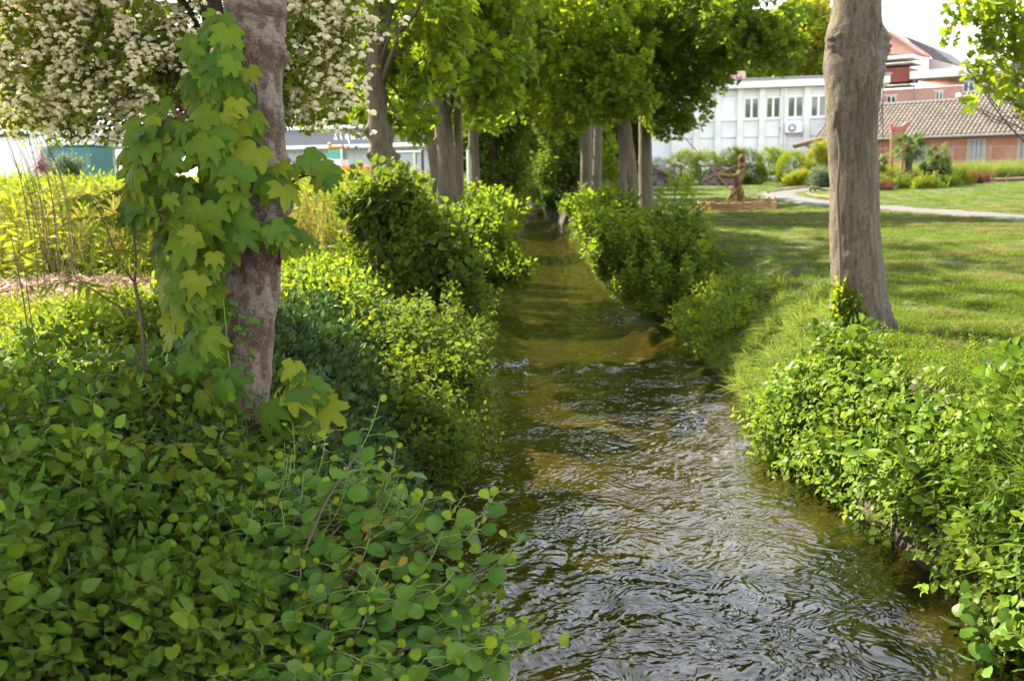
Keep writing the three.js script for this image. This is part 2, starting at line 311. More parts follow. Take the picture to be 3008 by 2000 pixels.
const SYC = [[0, 1], [6, 0.88], [10, 0.87], [14, 0.76], [22, 0.60], [30, 0.70], [35, 0.84], [42, 0.95], [48, 0.85], [54, 0.83], [62, 0.66], [70, 0.54], [79, 0.62], [90, 0.70], [97, 0.62], [108, 0.55], [128, 0.42], [150, 0.30], [168, 0.12]];
const SYC_FAR = [[0, 1], [21, 0.58], [42, 0.93], [70, 0.5], [95, 0.66], [150, 0.26]];
const IVY = [[0, 1], [28, 0.55], [52, 0.72], [85, 0.45], [120, 0.5], [165, 0.2]];
const L = {
  syc: star(SYC_FAR, { droop: 0.3 }), ivy: star(IVY, { droop: 0.15, fold: 0.1 }),
  ovate: blade(wOvate, 1, 4, { droop: 0.25 }), round: blade(wRound, 1, 5, { droop: 0.12, fold: 0.2 }), heart: blade(wHeart, 1, 4, { droop: 0.3, fold: 0.2 }), lance: blade(wLance, 1, 4, { droop: 0.4 }),
  roundNear: blade(wRound, 3, 14, { droop: 0.15, fold: 0.22, pleat: 0.022, teeth: 0.045 }),
  heartNear: blade(wHeart, 2, 10, { droop: 0.3, fold: 0.25, pleat: 0.018, teeth: 0.07 }), ovateNear: blade(wOvate, 2, 9, { droop: 0.3, fold: 0.22, pleat: 0.016, teeth: 0.07 }),
  haw: star([[0, 1], [22, 0.6], [40, 0.85], [75, 0.5], [140, 0.25]], { droop: 0.1 }),
};
function leafMat(r, g, b, o = {}) { return phys({ color: r === 1 ? rgb(1, 1, 1) : rgb(r, g, b), roughness: 1, specularIntensity: 0.14, transmission: 0.52, thickness: 0, side: THREE.DoubleSide, vertexColors: true, clearcoat: 0.10, clearcoatRoughness: 0.4, ...o }); }

// ---- sprigs: a stem along +Y with leaves, coloured leaf by leaf
const stemGeo = new THREE.CylinderGeometry(0.5, 1, 1, 4, 1).translate(0, 0.5, 0);
function sprig(seed, { leaf, n = 16, len = 0.5, size = [0.08, 0.12], out = 0.8, droop = 0.25, bend = 0.3, stem = 0.004, stemCol = [0.7, 0.5, 0.5], jitter = 0.25, flat = 0.8, petiole = 0.3, start = 0.15, whorl = 0, yellow = 0.25, side = 0 }) {
  const r = rng(seed), b = new GB(), leaves = Array.isArray(leaf) ? leaf : [leaf];
  const curve = (t) => V(bend * len * t * t, len * t * (1 - 0.25 * bend * t), 0);
  const segs = 3; for (let k = 0; k < segs; k++) { const a = curve(k / segs), c = curve((k + 1) / segs); b.add(stemGeo, frame(a, c.clone().sub(a), V(0, 0, 1), 1).scale(V(stem * (1.2 - 0.3 * k), a.distanceTo(c), stem * (1.2 - 0.3 * k))), stemCol); }
  for (let k = 0; k < n; k++) {
    const t = lerp(start, 1, (k + 0.5 * r()) / n), p = curve(t), az = whorl ? Math.floor(k / whorl) * 1.3 + (k % whorl) * 6.283 / whorl : k * 2.4 + r() * 0.8;
    const rad = V(Math.cos(az), 0, Math.sin(az)), sd = side ? side * (0.5 + r()) : 0;
    const dir = rad.clone().multiplyScalar(out).add(V(bend * t, 0.45 + 0.4 * t - droop * (1.2 - t) * 1.6, 0)).add(R3(r).multiplyScalar(0.3)).normalize();
    const s = lerp(size[0], size[1], r()) * (0.75 + 0.5 * Math.sin(Math.PI * Math.min(1, t * 0.9 + 0.1)));
    const base = p.clone().addScaledVector(rad, sd).addScaledVector(dir, s * petiole), nrm = UP.clone().multiplyScalar(flat).add(rad.clone().multiplyScalar(0.35)).add(R3(r).multiplyScalar(0.6));
    const v = 1 + (r() * 2 - 1) * jitter, y = r() < 0.3 ? 1 + yellow * (0.5 + r()) : 1 + yellow * 0.2 * r();
    const m = frame(base, dir, nrm, s); if (r() < 0.5) m.scale(V(0.92, 1.06, 1));
    b.add(leaves[Math.floor(r() * leaves.length)], m, [v * y, v * (1 + (y - 1) * 0.45), v * lerp(1, 0.7, y - 1)]);
  }
  return b.done();
}
// a compound leaf: paired leaflets on a rachis (ash, elder, vetch)
function pinnate(pairs, leafG, len, size, droop) {
  const b = new GB(), r = rng(pairs * 7);
  for (let k = 0; k <= pairs; k++) {
    const t = k / pairs, p = V(0, len * (0.15 + 0.85 * t), -droop * len * t * t);
    if (k < pairs) for (const s of [-1, 1]) b.add(leafG, frame(p, V(s, 0.45 + 0.2 * r(), -0.25 * r()), V(0, 0.1, 1).add(R3(r).multiplyScalar(0.25)), size * (0.75 + 0.35 * Math.sin(Math.PI * (t * 0.8 + 0.15)))), [1, 1, 1].map(() => 0.85 + 0.3 * r()));
    else b.add(leafG, frame(p, V(0, 1, -droop), V(0, 0, 1), size));
  }
  b.add(stemGeo, frame(V(0, 0, 0), V(0, 1, -droop * 0.5), V(0, 0, 1), 1).scale(V(0.003, len, 0.003)), [0.8, 0.7, 0.5]);
  return b.done();
}
const PIN = { ash: pinnate(4, L.lance, 0.26, 0.11, 0.35), elder: pinnate(2, L.ovate, 0.2, 0.10, 0.35), vetch: pinnate(7, L.ovate, 0.16, 0.03, 0.3) };
function tuft(seed, n, h, spreadR, lean, w, cols) {     // grass
  const r = rng(seed), b = new GB();
  for (let k = 0; k < n; k++) {
    const az = r() * 6.283, d = V(Math.cos(az), 0, Math.sin(az)), s = V(-d.z, 0, d.x), o = R3(r).multiplyScalar(spreadR).setY(0), hh = h * (0.55 + 0.6 * r()), ln = lean * (0.4 + r()) * hh, c = cols[Math.floor(r() * cols.length)], v = 0.8 + 0.4 * r();
    const g = gridGeo(1, 4, (i, j) => { const t = j / 4, q = o.clone().addScaledVector(d, ln * t * t * 1.2).addScaledVector(s, (i - 0.5) * w * (1 - t * t * 0.96)).setY(hh * (t - 0.35 * lean * t * t * t)); return [q.x, q.y, q.z, 0, t]; });
    b.add(g, I4, c.map((x) => x * v));
  }
  return b.done();
}

// ---- where sprigs go
const tint = (r, j = 0.2, warm = 0.15) => { const v = 1 + (r() * 2 - 1) * j, w = (r() * 2 - 1) * warm; return rgb(v * (1 + w), v * (1 + w * 0.3), v * (1 - w)); };
// sprigs through an ellipsoid {c, r: [x, y, z], n}, denser outside, broken up by gaps
function fill(list, r, { c, r: e, n }, { s = [0.8, 1.2], gap = 0.0, gapScale = 0.9, up = 0.5, shell = 0.45, j, warm, keep } = {}) {
  for (let k = 0, tries = 0; k < n && tries < n * 8; tries++) {
    const d = R3(r), l = d.length(); if (l > 1 || l < 0.05) continue;
    d.multiplyScalar(Math.pow(l, shell) / l); const p = V(c.x + d.x * e[0], c.y + d.y * e[1], c.z + d.z * e[2]);
    if (N3(p.x * gapScale, p.y * gapScale, p.z * gapScale) < gap - 0.55) continue;
    if (keep && !keep(p)) continue;
    const az = Math.atan2(d.z, d.x) + (r() - 0.5) * 1.6, tilt = (1 - up) * 1.9 * (0.35 + 0.65 * r()) * (d.y < -0.1 ? 1.15 : d.y > 0.5 ? 0.5 : 0.9);
    list.push({ m: stand(p, lerp(s[0], s[1], r()), az, tilt, r() * 6.283), c: tint(r, j, warm) }); k++;
  }
  return list;
}
// a clump with smaller clumps round it, so that its outline is uneven
function clump(list, r, b, o = {}) {
  fill(list, r, { ...b, n: Math.round(b.n * 0.55) }, o);
  for (let k = 0; k < 6; k++) { const d = R3(r).normalize(), q = 0.30 + 0.22 * r(); fill(list, r, { c: V(b.c.x + d.x * b.r[0] * 0.95, b.c.y + d.y * b.r[1] * 0.95, b.c.z + d.z * b.r[2] * 0.95), r: b.r.map((x) => x * q), n: Math.round(b.n * 0.075) }, { ...o, gap: 0 }); }
  const s = o.s ?? [0.8, 1.2]; if (o.shoots !== 0) fill(list, r, { c: b.c, r: b.r.map((x) => x * 1.12), n: Math.round(b.n * 0.08) }, { ...o, gap: 0, shell: 0.15, up: 0.8, s: [s[1], s[1] * 1.5] });   // longer shoots standing out
}
// sprigs on the land within keep(x, z), thinning with distance
function cover(r, n, [x0, x1], [z0, z1], keep, { s = [0.8, 1.2], tilt = 0.3, up = 0, j, warm, az } = {}) {
  const out = []; for (let k = 0, t = 0; k < n && t < n * 12; t++) {
    const x = lerp(x0, x1, r()), z = lerp(z0, z1, r()), q = keep(x, z); if (!q || (q !== true && r() > q)) continue;
    out.push({ m: stand(onGround(x, z, up), lerp(s[0], s[1], r()), az ?? r() * 6.283, tilt * r(), r() * 6.283), c: tint(r, j, warm) }); k++;
  } return out;
}
// a shrub or a crown: thing > stem, foliage
function shrub(name, label, category, base, blobs, sp, mat, o = {}) {
  const t = thing(name, label, category, base, o.group), r = rng(o.seed ?? 1), list = [];
  for (const b of blobs) (o.neat ? fill : clump)(list, r, { c: b.c, r: b.r.map((q) => q * (o.shrink ?? 0.78)), n: Math.round(b.n * (o.thin ?? 0.7)) }, { gap: 0.2, gapScale: 2.4, shell: 0.6, ...o });
  for (const [x, y, d, h] of o.spires ?? []) { const a = at(x, y, d); for (let k = 0; k < 7; k++) list.push({ m: stand(a.clone().add(V((r() - 0.5) * 0.08, h * k / 7, (r() - 0.5) * 0.08)), 0.5 * (1.1 - k / 9), r() * 6.28, 0.5 * r(), r() * 6.28), c: tint(r, 0.15, 0.2) }); }
  const stems = []; const ends = o.ends ?? blobs.map((b) => b.c);
  for (const e of ends) { const k = o.stems ?? 2; for (let i = 0; i < k; i++) { const q = e.clone().add(R3(r).multiplyScalar(0.25 * (o.reach ?? 1))); const a = base.clone().add(R3(r).multiplyScalar(0.12).setY(-0.1)); stems.push(tube([a, a.clone().lerp(q, 0.5).add(V(0, 0.12 * a.distanceTo(q), 0)), q], [o.thick ?? 0.018, (o.thick ?? 0.018) * 0.7, 0.004], 6, 8)); } }
  if (stems.length) part('stem', merge(stems), o.wood ?? M.twigBrown, t);
  part.last = copies('foliage', sp, mat, list, t);
  return t;
}

// ---------------------------------------------------------------- trees
const burls = (list) => (phi, s, p, d) => { let r = 0; for (const b of list) { const dd = p.distanceToSquared(b.p) / (b.w * b.w); r += b.h * Math.exp(-dd) * (0.8 + 0.45 * N3(p.x * 14, p.y * 14, p.z * 14)) - (b.hole ? b.h * 1.3 * Math.exp(-dd * 7) : 0); } return r; };
// path: [px, py, width in pixels] at distance d, then points above the frame
function tree({ name = 'sycamore_tree', label, category = 'tree', d, outline, above = [], topR = 0.5, mat = M.barkGrey, knobs = [], limbs = [], blobs = [], leaf, leafM, group, seed = 1, nr = 16, ns = 40, rough = 0.035, flare = 0.35, gap = 0, gapScale, s, up, limbR = 0.09, minY = 0, thin = 1, swell = 1, keep, j, warm }) {
  const pts = outline.map(([x, y]) => at(x, y, d)), rad = outline.map(([, , w]) => w / 2 / F * d), foot = pts[0].clone(); foot.y = ground(foot.x, foot.z);
  const t = thing(name, label, category, foot, group), r = rng(seed);
  pts.unshift(foot.clone().add(V(0, -0.25, 0))); rad.unshift(rad[0] * (1 + flare));
  for (const a of above) { pts.push(a); rad.push(rad[rad.length - 1] * Math.pow(topR, 1 / Math.max(1, above.length))); }
  const kb = burls(knobs.map(([x, y, w, h, dz = 0.6, hole]) => { const q = at(x, y, d); q.z += dz * w / F * d; return { p: q, w: w / F * d, h: h / F * d, hole }; }));
  part('trunk', tube(pts, rad, nr, ns, (phi, k, p, dd, rr) => kb(phi, k, p, dd) + rr * rough * (1.6 * N3(p.x * 3, p.y * 1.4, p.z * 3) + N3(p.x * 9, p.y * 5, p.z * 9)) + rr * flare * 0.5 * Math.exp(-Math.max(0, p.y - foot.y) / 0.25) * Math.max(0, Math.sin(phi * 4 + seed))), mat, t);
  const trunkAt = (y) => { for (let k = 1; k < pts.length; k++) if (pts[k].y >= y) { const a = pts[k - 1], b = pts[k]; return a.clone().lerp(b, clamp((y - a.y) / (b.y - a.y))); } return pts[pts.length - 1].clone(); };
  const wood = []; const list = [];
  for (const b of blobs) {
    const from = trunkAt(Math.max(pts[1].y, minY, b.from ?? b.c.y - 0.9 - 0.45 * Math.hypot(b.c.x - foot.x, b.c.z - foot.z))), L0 = from.distanceTo(b.c), lr = Math.min(limbR, 0.02 + 0.012 * L0);
    const mid = from.clone().lerp(b.c, 0.5).add(V(0, 0.1 * L0, 0)).add(R3(r).multiplyScalar(0.12 * L0));
    wood.push(tube([from, mid, b.c], [lr, lr * 0.7, lr * 0.3], 7, 10));
    for (let k = 0; k < 7; k++) { const e = b.c.clone().add(V((r() * 2 - 1) * b.r[0], (r() * 2 - 1) * b.r[1], (r() * 2 - 1) * b.r[2]).multiplyScalar(0.75)); const a = mid.clone().lerp(b.c, 0.3 + 0.6 * r()); wood.push(tube([a, a.clone().lerp(e, 0.5).add(R3(r).multiplyScalar(0.1)), e], [lr * 0.35, lr * 0.22, 0.005], 5, 6)); }
    clump(list, r, { c: b.c, r: b.r.map((x) => x * swell), n: Math.round(b.n * thin) }, { gap, gapScale, s, up, keep, j, warm });
  }
  for (const l of limbs) wood.push(tube(l.p, l.r, 9, 14, (phi, k, p, dd, rr) => rr * 0.08 * N3(p.x * 6, p.y * 6, p.z * 6)));
  if (wood.length) part('branch', merge(wood), mat, t);
  if (list.length) copies('foliage', leaf, leafM, list, t);
  return t;
}

// ---------------------------------------------------------------- foliage kinds
const LM = {
  spring: leafMat(0.225, 0.31, 0.014, { transmission: 0.68 }), deep: leafMat(0.095, 0.145, 0.011), mid: leafMat(0.15, 0.22, 0.013, { transmission: 0.64 }), haw: leafMat(0.15, 0.20, 0.017, { transmission: 0.6 }), ivy: leafMat(0.042, 0.085, 0.013, { transmission: 0.22, specularIntensity: 0.5, clearcoat: 0.35, clearcoatRoughness: 0.25 }),
  alder: leafMat(0.08, 0.155, 0.018, { transmission: 0.40, clearcoat: 0.25, clearcoatRoughness: 0.32 }), yellow: leafMat(0.25, 0.29, 0.02), weed: leafMat(0.20, 0.25, 0.014), nettle: leafMat(0.118, 0.202, 0.013, { clearcoat: 0.28, clearcoatRoughness: 0.36 }), far: leafMat(0.135, 0.19, 0.018),
  grass: leafMat(1, 1, 1, { transmission: 0.35, clearcoat: 0 }), dark: leafMat(0.032, 0.068, 0.010), greyGreen: leafMat(0.13, 0.18, 0.10), hedge: leafMat(0.19, 0.26, 0.014),
};
const SP = {
  syc: sprig(1, { leaf: L.syc, n: 16, len: 0.55, size: [0.11, 0.19], droop: 0.45, whorl: 2, petiole: 0.6, flat: 0.7 }),
  sycB: sprig(2, { leaf: L.syc, n: 20, len: 0.7, size: [0.10, 0.17], droop: 0.5, whorl: 2, petiole: 0.6, flat: 0.6, bend: 0.5 }),
  sycFar: sprig(3, { leaf: L.syc, n: 26, len: 1.1, size: [0.18, 0.30], droop: 0.4, whorl: 2, petiole: 0.5, side: 0.12 }),
  haw: sprig(4, { leaf: L.haw, n: 30, len: 0.42, size: [0.028, 0.05], droop: 0.2, petiole: 0.4, side: 0.03, stem: 0.003 }),
  hazel: sprig(5, { leaf: [L.round, L.heart], n: 15, len: 0.5, size: [0.075, 0.12], droop: 0.35, flat: 0.9 }),
  alderFar: sprig(6, { leaf: L.round, n: 20, len: 0.55, size: [0.05, 0.085], droop: 0.1, flat: 0.7, bend: 0.15, stem: 0.004 }),
  small: sprig(7, { leaf: L.ovate, n: 24, len: 0.42, size: [0.035, 0.065], droop: 0.25, side: 0.03 }),
  bush: sprig(8, { leaf: [L.ovate, L.round], n: 26, len: 0.5, size: [0.05, 0.10], droop: 0.3, side: 0.04 }),
  willow: sprig(9, { leaf: L.lance, n: 26, len: 0.7, size: [0.09, 0.15], droop: 0.5, side: 0.03 }),
  ivy: sprig(10, { leaf: L.ivy, n: 16, len: 0.42, size: [0.045, 0.08], out: 0.5, droop: 0.3, flat: 0.2, side: 0.05, yellow: 0.4 }),
  bramble: sprig(12, { leaf: [L.ovate, L.heart], n: 18, len: 0.55, size: [0.06, 0.10], droop: 0.4, bend: 0.6, flat: 0.8, stemCol: [0.9, 0.5, 0.5] }),
  hop: sprig(13, { leaf: [L.heartNear, L.ovateNear], n: 9, len: 0.32, size: [0.055, 0.09], droop: 0.3, bend: 0.5, flat: 0.7 }),
  nettle: sprig(14, { leaf: L.ovate, n: 18, len: 0.65, size: [0.07, 0.11], droop: 0.45, whorl: 2, flat: 0.9, bend: 0.12, stemCol: [0.9, 0.9, 0.7] }),
  weed: sprig(15, { leaf: [L.lance, L.ovate], n: 18, len: 0.5, size: [0.05, 0.10], droop: 0.2, flat: 0.6, bend: 0.2, stemCol: [1, 1, 0.8], side: 0.03 }),
  weedTall: sprig(16, { leaf: L.lance, n: 26, len: 1.0, size: [0.07, 0.13], droop: 0.3, flat: 0.5, bend: 0.15, stemCol: [1, 1, 0.7] }),
  fluff: sprig(17, { leaf: L.ovate, n: 34, len: 0.9, size: [0.10, 0.2], droop: 0.3, side: 0.16 }),
  ash: (() => { const b = new GB(), r = rng(18); for (let k = 0; k < 7; k++) { const az = k * 2.4, p = V(0, 0.12 + 0.05 * k, 0); b.add(PIN.ash, frame(p, V(Math.cos(az), 0.55 + 0.1 * r(), Math.sin(az)), UP.clone().add(R3(r).multiplyScalar(0.3)), 0.8 + 0.4 * r()), [0.9 + 0.3 * r(), 0.9 + 0.2 * r(), 0.9]); } b.add(stemGeo, new THREE.Matrix4().makeScale(0.006, 0.5, 0.006), [0.6, 0.5, 0.4]); return b.done(); })(),
  elder: (() => { const b = new GB(), r = rng(19); for (let k = 0; k < 7; k++) { const az = k * 2.4, p = V(0, 0.06 + 0.045 * k, 0); b.add(PIN.elder, frame(p, V(Math.cos(az), 0.4 + 0.2 * r(), Math.sin(az)), UP.clone().add(R3(r).multiplyScalar(0.3)), 0.7 + 0.4 * r()), [0.9 + 0.3 * r(), 0.9 + 0.2 * r(), 0.9]); } return b.done(); })(),
  vetch: (() => { const b = new GB(), r = rng(20); for (let k = 0; k < 9; k++) { const az = k * 2.4, p = V(0, 0.04 + 0.035 * k, 0); b.add(PIN.vetch, frame(p, V(Math.cos(az), 0.4 + 0.3 * r(), Math.sin(az)), UP.clone().add(R3(r).multiplyScalar(0.4)), 0.8 + 0.5 * r()), [0.9 + 0.2 * r(), 0.95 + 0.2 * r(), 0.9]); } return b.done(); })(),
};
const G0 = [[0.11, 0.19, 0.012], [0.085, 0.165, 0.012], [0.14, 0.205, 0.016]], G1 = [...G0, [0.26, 0.22, 0.09], [0.20, 0.20, 0.06]];
const TU = { lawn: tuft(1, 46, 0.055, 0.13, 0.9, 0.006, [[0.10, 0.165, 0.008], [0.115, 0.18, 0.009], [0.155, 0.185, 0.016], [0.13, 0.185, 0.010]]), tall: tuft(2, 34, 0.5, 0.08, 0.8, 0.009, G0), fine: tuft(3, 26, 0.32, 0.07, 0.8, 0.013, [...G0, [0.15, 0.2, 0.02], [0.19, 0.19, 0.05]]), meadow: tuft(4, 40, 0.6, 0.22, 0.5, 0.012, [...G1, [0.2, 0.26, 0.05]]), straw: tuft(5, 22, 0.14, 0.12, 1.6, 0.004, [[0.22, 0.18, 0.06], [0.16, 0.15, 0.04]]) };

// ---------------------------------------------------------------- the two near trees
const P = at;
{
  // left: leaning trunk with flaking pink bark, burls, and leafy shoots
  const t = tree({
    label: 'leaning trunk with flaking pinkish bark and big leafy shoots, left foreground', d: 6, mat: M.barkPink, nr: 56, ns: 150, seed: 4, rough: 0.05, flare: 0.12, topR: 0.45, limbR: 0.1,
    outline: [[700, 1300, 190], [704, 1190, 174], [722, 1000, 155], [748, 850, 150], [756, 700, 140], [762, 560, 142], [765, 440, 132], [764, 300, 136], [757, 170, 145], [752, 60, 160], [752, 0, 164]],
    above: [V(-1.45, 4.6, -6.05), V(-1.3, 6.2, -6.2), V(-1.5, 8.5, -6.3), V(-1.4, 11, -6.2)],
    knobs: [[858, 590, 46, 50, 0.2], [838, 470, 22, 18, 0.2], [742, 95, 44, 20, 1.0, 1], [838, 160, 36, 22, 0.3], [700, 560, 50, 24, 0.8], [790, 690, 40, 18, 0.9, 1], [720, 250, 60, 16, 0.9], [690, 900, 50, 14, 0.7], [815, 860, 40, 9, 0.5], [680, 1120, 60, 20, 0.6]],
    blobs: [
      [-2.6, 6.6, -5.6, 2.0, 1.3, 1.8, 210], [-0.4, 7.4, -6.6, 1.9, 1.3, 1.8, 170], [-1.4, 9.4, -6.2, 2.4, 1.6, 2.2, 260], [-3.6, 8.2, -6.8, 1.8, 1.4, 1.8, 200], [-2.2, 7.0, -3.6, 1.9, 1.2, 1.8, 220], [-0.8, 10.8, -5.2, 2.2, 1.5, 2, 200], [-4.4, 6.6, -4.4, 1.7, 1.2, 1.7, 190], [-3.2, 10.4, -5.4, 2, 1.4, 2, 180], [-4.0, 5.9, -2.0, 1.5, 0.9, 1.5, 150], [0.9, 8.2, -7.6, 1.7, 1.2, 1.7, 150], [-4.6, 6.8, -8.2, 1.6, 1.1, 1.4, 150], [-5.8, 7.4, -9.4, 1.6, 1.1, 1.3, 120], [-1.2, 7.8, -8.6, 1.8, 1.2, 1.6, 160],
    ].map(([x, y, z, a, b, c, n]) => ({ c: V(x, y, z), r: [a, b, c], n })), leaf: SP.syc, leafM: LM.spring, gap: 0.42, gapScale: 1.2, s: [0.8, 1.3], minY: 4.6, thin: 0.62,
  });
  // shoots with their large leaves
  const vein = tex(256, 256, (x, y) => {
    const px = (x - 0.5) / 0.7, py = (y - 0.2) / 0.7; let v = 1;
    for (const a of [0, 43, -43, 97, -97]) { const c = Math.sin(a * Math.PI / 180), s = Math.cos(a * Math.PI / 180), al = px * c + py * s, ac = Math.abs(px * s - py * c); if (al > 0) { v = Math.max(v, 1 + 0.35 * (1 - smooth(0.003, 0.014, ac))); const q = Math.abs(((al * 7 - ac * 7) % 1 + 1) % 1 - 0.5); if (ac < 0.26) v = Math.max(v, 1 + 0.14 * (1 - smooth(0.02, 0.09, q))); } }
    const m = 0.58 * v * (1 + 0.12 * pfbm(x * 8, y * 8, 8, 3)); return [m * 1.04, m, m * 0.9];
  });
  const kinds = [0, 1, 2, 3, 4].map((k) => { const r = rng(40 + k); return star(SYC.map(([a, q], i) => [a + (i ? (r() - 0.5) * 5 : 0), q * (0.93 + 0.14 * r())]), { droop: 0.22 + 0.15 * k, fold: 0.16 + 0.16 * ((k * 2) % 5) / 2, cy: 0.2, ring: 0.55, wave: 0.02 }); });
  const mats = [[0.135, 0.215, 0.016], [0.095, 0.18, 0.018], [0.21, 0.26, 0.018], [0.07, 0.145, 0.018]].map((c) => phys({ color: rgb(...c.map((x) => x * 1.6)), map: vein, roughness: 1, specularIntensity: 0.15, transmission: 0.5, thickness: 0, side: THREE.DoubleSide, clearcoat: 0.14, clearcoatRoughness: 0.35 }));
  // clusters: [px, py, spread x, spread y, leaves]
  const CL = [[640, 90, 40, 45, 7], [610, 180, 60, 50, 9], [670, 240, 60, 50, 9], [600, 290, 60, 50, 8], [560, 360, 90, 50, 10], [700, 370, 60, 50, 8], [470, 390, 80, 50, 9], [610, 440, 70, 60, 9], [430, 460, 70, 50, 9], [540, 500, 80, 60, 10], [700, 460, 50, 50, 5], [790, 545, 45, 35, 4], [680, 560, 60, 50, 8], [600, 590, 70, 50, 9], [480, 580, 70, 60, 10], [560, 660, 80, 50, 10], [660, 650, 60, 50, 9], [770, 690, 60, 45, 7], [850, 720, 40, 45, 4], [500, 700, 60, 60, 9], [600, 760, 60, 50, 9], [530, 830, 60, 60, 10], [610, 880, 50, 60, 9], [560, 960, 60, 50, 9], [590, 1050, 60, 50, 9], [610, 1140, 50, 60, 8], [540, 1090, 70, 50, 6], [880, 500, 60, 36, 8], [950, 525, 36, 30, 5], [870, 1130, 60, 40, 6], [900, 1200, 60, 45, 6], [820, 1220, 40, 40, 3], [440, 540, 50, 60, 6], [440, 640, 40, 50, 5], [420, 1150, 70, 25, 4]];
  const r = rng(77), twigs = [];
  for (const [cx, cy, sx, sy, n] of CL) {
    const hub = P(cx, cy - sy * 0.4, 5.75 - 0.35 * r()), tr = P(clamp(cx, 700, 820), cy + 60, 6), mid = tr.clone().lerp(hub, 0.55).add(V(0, 0.05, 0.08));
    twigs.push(tube([tr, mid, hub], [0.012, 0.008, 0.004], 6, 8));
    for (let k = 0; k < n * 1.25; k++) {
      const a = r() * 6.283, q = Math.sqrt(r()), tip = P(cx + Math.cos(a) * q * sx * 1.1, cy + Math.sin(a) * q * sy * 1.15 - sy * 0.3, 5.85 - 0.7 * r()), size = lerp(0.075, 0.165, Math.pow(r(), 1.3)) * (cy > 1080 && cx > 780 ? 0.95 : cx > 870 && cy < 600 ? 0.7 : 1);
      const side = clamp((cx + Math.cos(a) * q * sx - 690) / 220, -1, 1), dir = V(side * 0.7 + (r() - 0.5) * 1.6, -0.75 + 0.6 * (r() - 0.5), 0.1 + 0.7 * r()), nrm = V((r() - 0.5) * 1.7 + side * 0.3, 0.5 + 0.6 * r(), 0.45 + 0.7 * r());
      const m = shade(new THREE.Mesh(kinds[Math.floor(r() * 5)], mats[[0, 0, 1, 1, 2, 3][Math.floor(r() * 6)]])); m.name = 'leaf';
      frame(tip, dir, nrm, size).decompose(m.position, m.quaternion, m.scale); m.position.sub(t.position); t.add(m);
      twigs.push(tube([hub.clone().lerp(tip, 0.15), hub.clone().lerp(tip, 0.6).add(V(0, 0.03, 0)), tip], [0.003, 0.0022, 0.002], 4, 5));
    }
  }
  part('shoot', merge(twigs), M.twigRed, t);
  part('bare_vine', merge([0, 1, 2].map((k) => tube([[735 + k * 14, 120], [752 - k * 8, 190], [745 + k * 12, 250], [775, 310 + k * 20]].map(([x, y]) => { const q = P(x, y, 6); q.z += 0.155; return q; }), [0.006, 0.005, 0.005, 0.003], 5, 14))), M.twigBrown, t);
}
{
  // right: thick straight trunk on the lawn with dead ivy stems and live ivy at its foot
  const t = tree({
    label: 'thick grey-brown trunk with dead ivy stems standing on the right lawn edge', d: 9.7, mat: M.barkGrey, nr: 56, ns: 150, seed: 9, rough: 0.022, flare: 0.5, topR: 0.5,
    outline: [[2538, 985, 172], [2532, 940, 158], [2524, 860, 150], [2518, 760, 146], [2513, 640, 141], [2508, 500, 135], [2505, 390, 137], [2506, 270, 148], [2508, 190, 162], [2512, 120, 150], [2518, 0, 134]],
    above: [V(3.3, 5.0, -9.8), V(3.5, 6.6, -9.9), V(3.3, 9, -10)],
    knobs: [[2588, 112, 30, 30, 0.3], [2585, 150, 30, 16, 0.4], [2440, 110, 40, 18, 0.6], [2500, 125, 34, 16, 1.2, 1], [2560, 220, 50, 12, 1], [2470, 330, 60, 10, 0.8]],
    blobs: [[3.4, 7.3, -9.4, 1.7, 1.1, 1.7, 150], [5.0, 7.8, -11.0, 1.7, 1.2, 1.7, 150], [3.2, 9.6, -10, 2.0, 1.4, 2, 180], [5.4, 7.4, -8.6, 1.6, 1.1, 1.5, 130], [2.0, 7.9, -11.4, 1.4, 1.0, 1.4, 80]].map(([x, y, z, a, b, c, n]) => ({ c: V(x, y, z), r: [a, b, c], n })), leaf: SP.syc, leafM: LM.mid, gap: 0.25, minY: 5.2, thin: 0.7,
  });
  const r = rng(91), vines = [], onT = (x, y) => { const q = P(x, y, 9.7), k = clamp((x - 2512) / 78, -0.97, 0.97); q.z += 0.255 * Math.sqrt(1 - k * k) + 0.005; return q; };
  for (let k = 0; k < 34; k++) { let x = 2450 + 125 * r(), y = 20 + 330 * r(); const pts = [onT(x, y)]; for (let q = 0; q < 5; q++) { x = clamp(x + (r() - 0.5) * 44, 2446, 2580); y += 20 + 42 * r(); pts.push(onT(x, y)); } vines.push(tube(pts, [0.0045, 0.004, 0.003, 0.002], 5, 18)); }
  const vl = [[2452, 180], [2442, 330], [2452, 450], [2447, 560], [2452, 700], [2455, 850]]; vines.push(tube(vl.map(([x, y]) => onT(x, y)), [0.008, 0.012, 0.014, 0.016], 6, 30));
  part('dead_ivy_stem', merge(vines), std({ color: rgb(0.10, 0.072, 0.048), roughness: 0.9 }), t);
  const list = []; for (let k = 0; k < 150; k++) { const u = r(), y = lerp(885, 1040, u), x = lerp(2455, 2500 + 40 * u, r()) - 15 * u, q = onT(x, y); q.z += 0.02 + 0.1 * u * r(); list.push({ m: stand(q, 0.5 + 0.35 * r(), Math.PI / 2, 0.7, r() * 6.28), c: tint(r, 0.25, 0.2) }); }
  copies('ivy', SP.ivy, LM.mid, list, t);
}

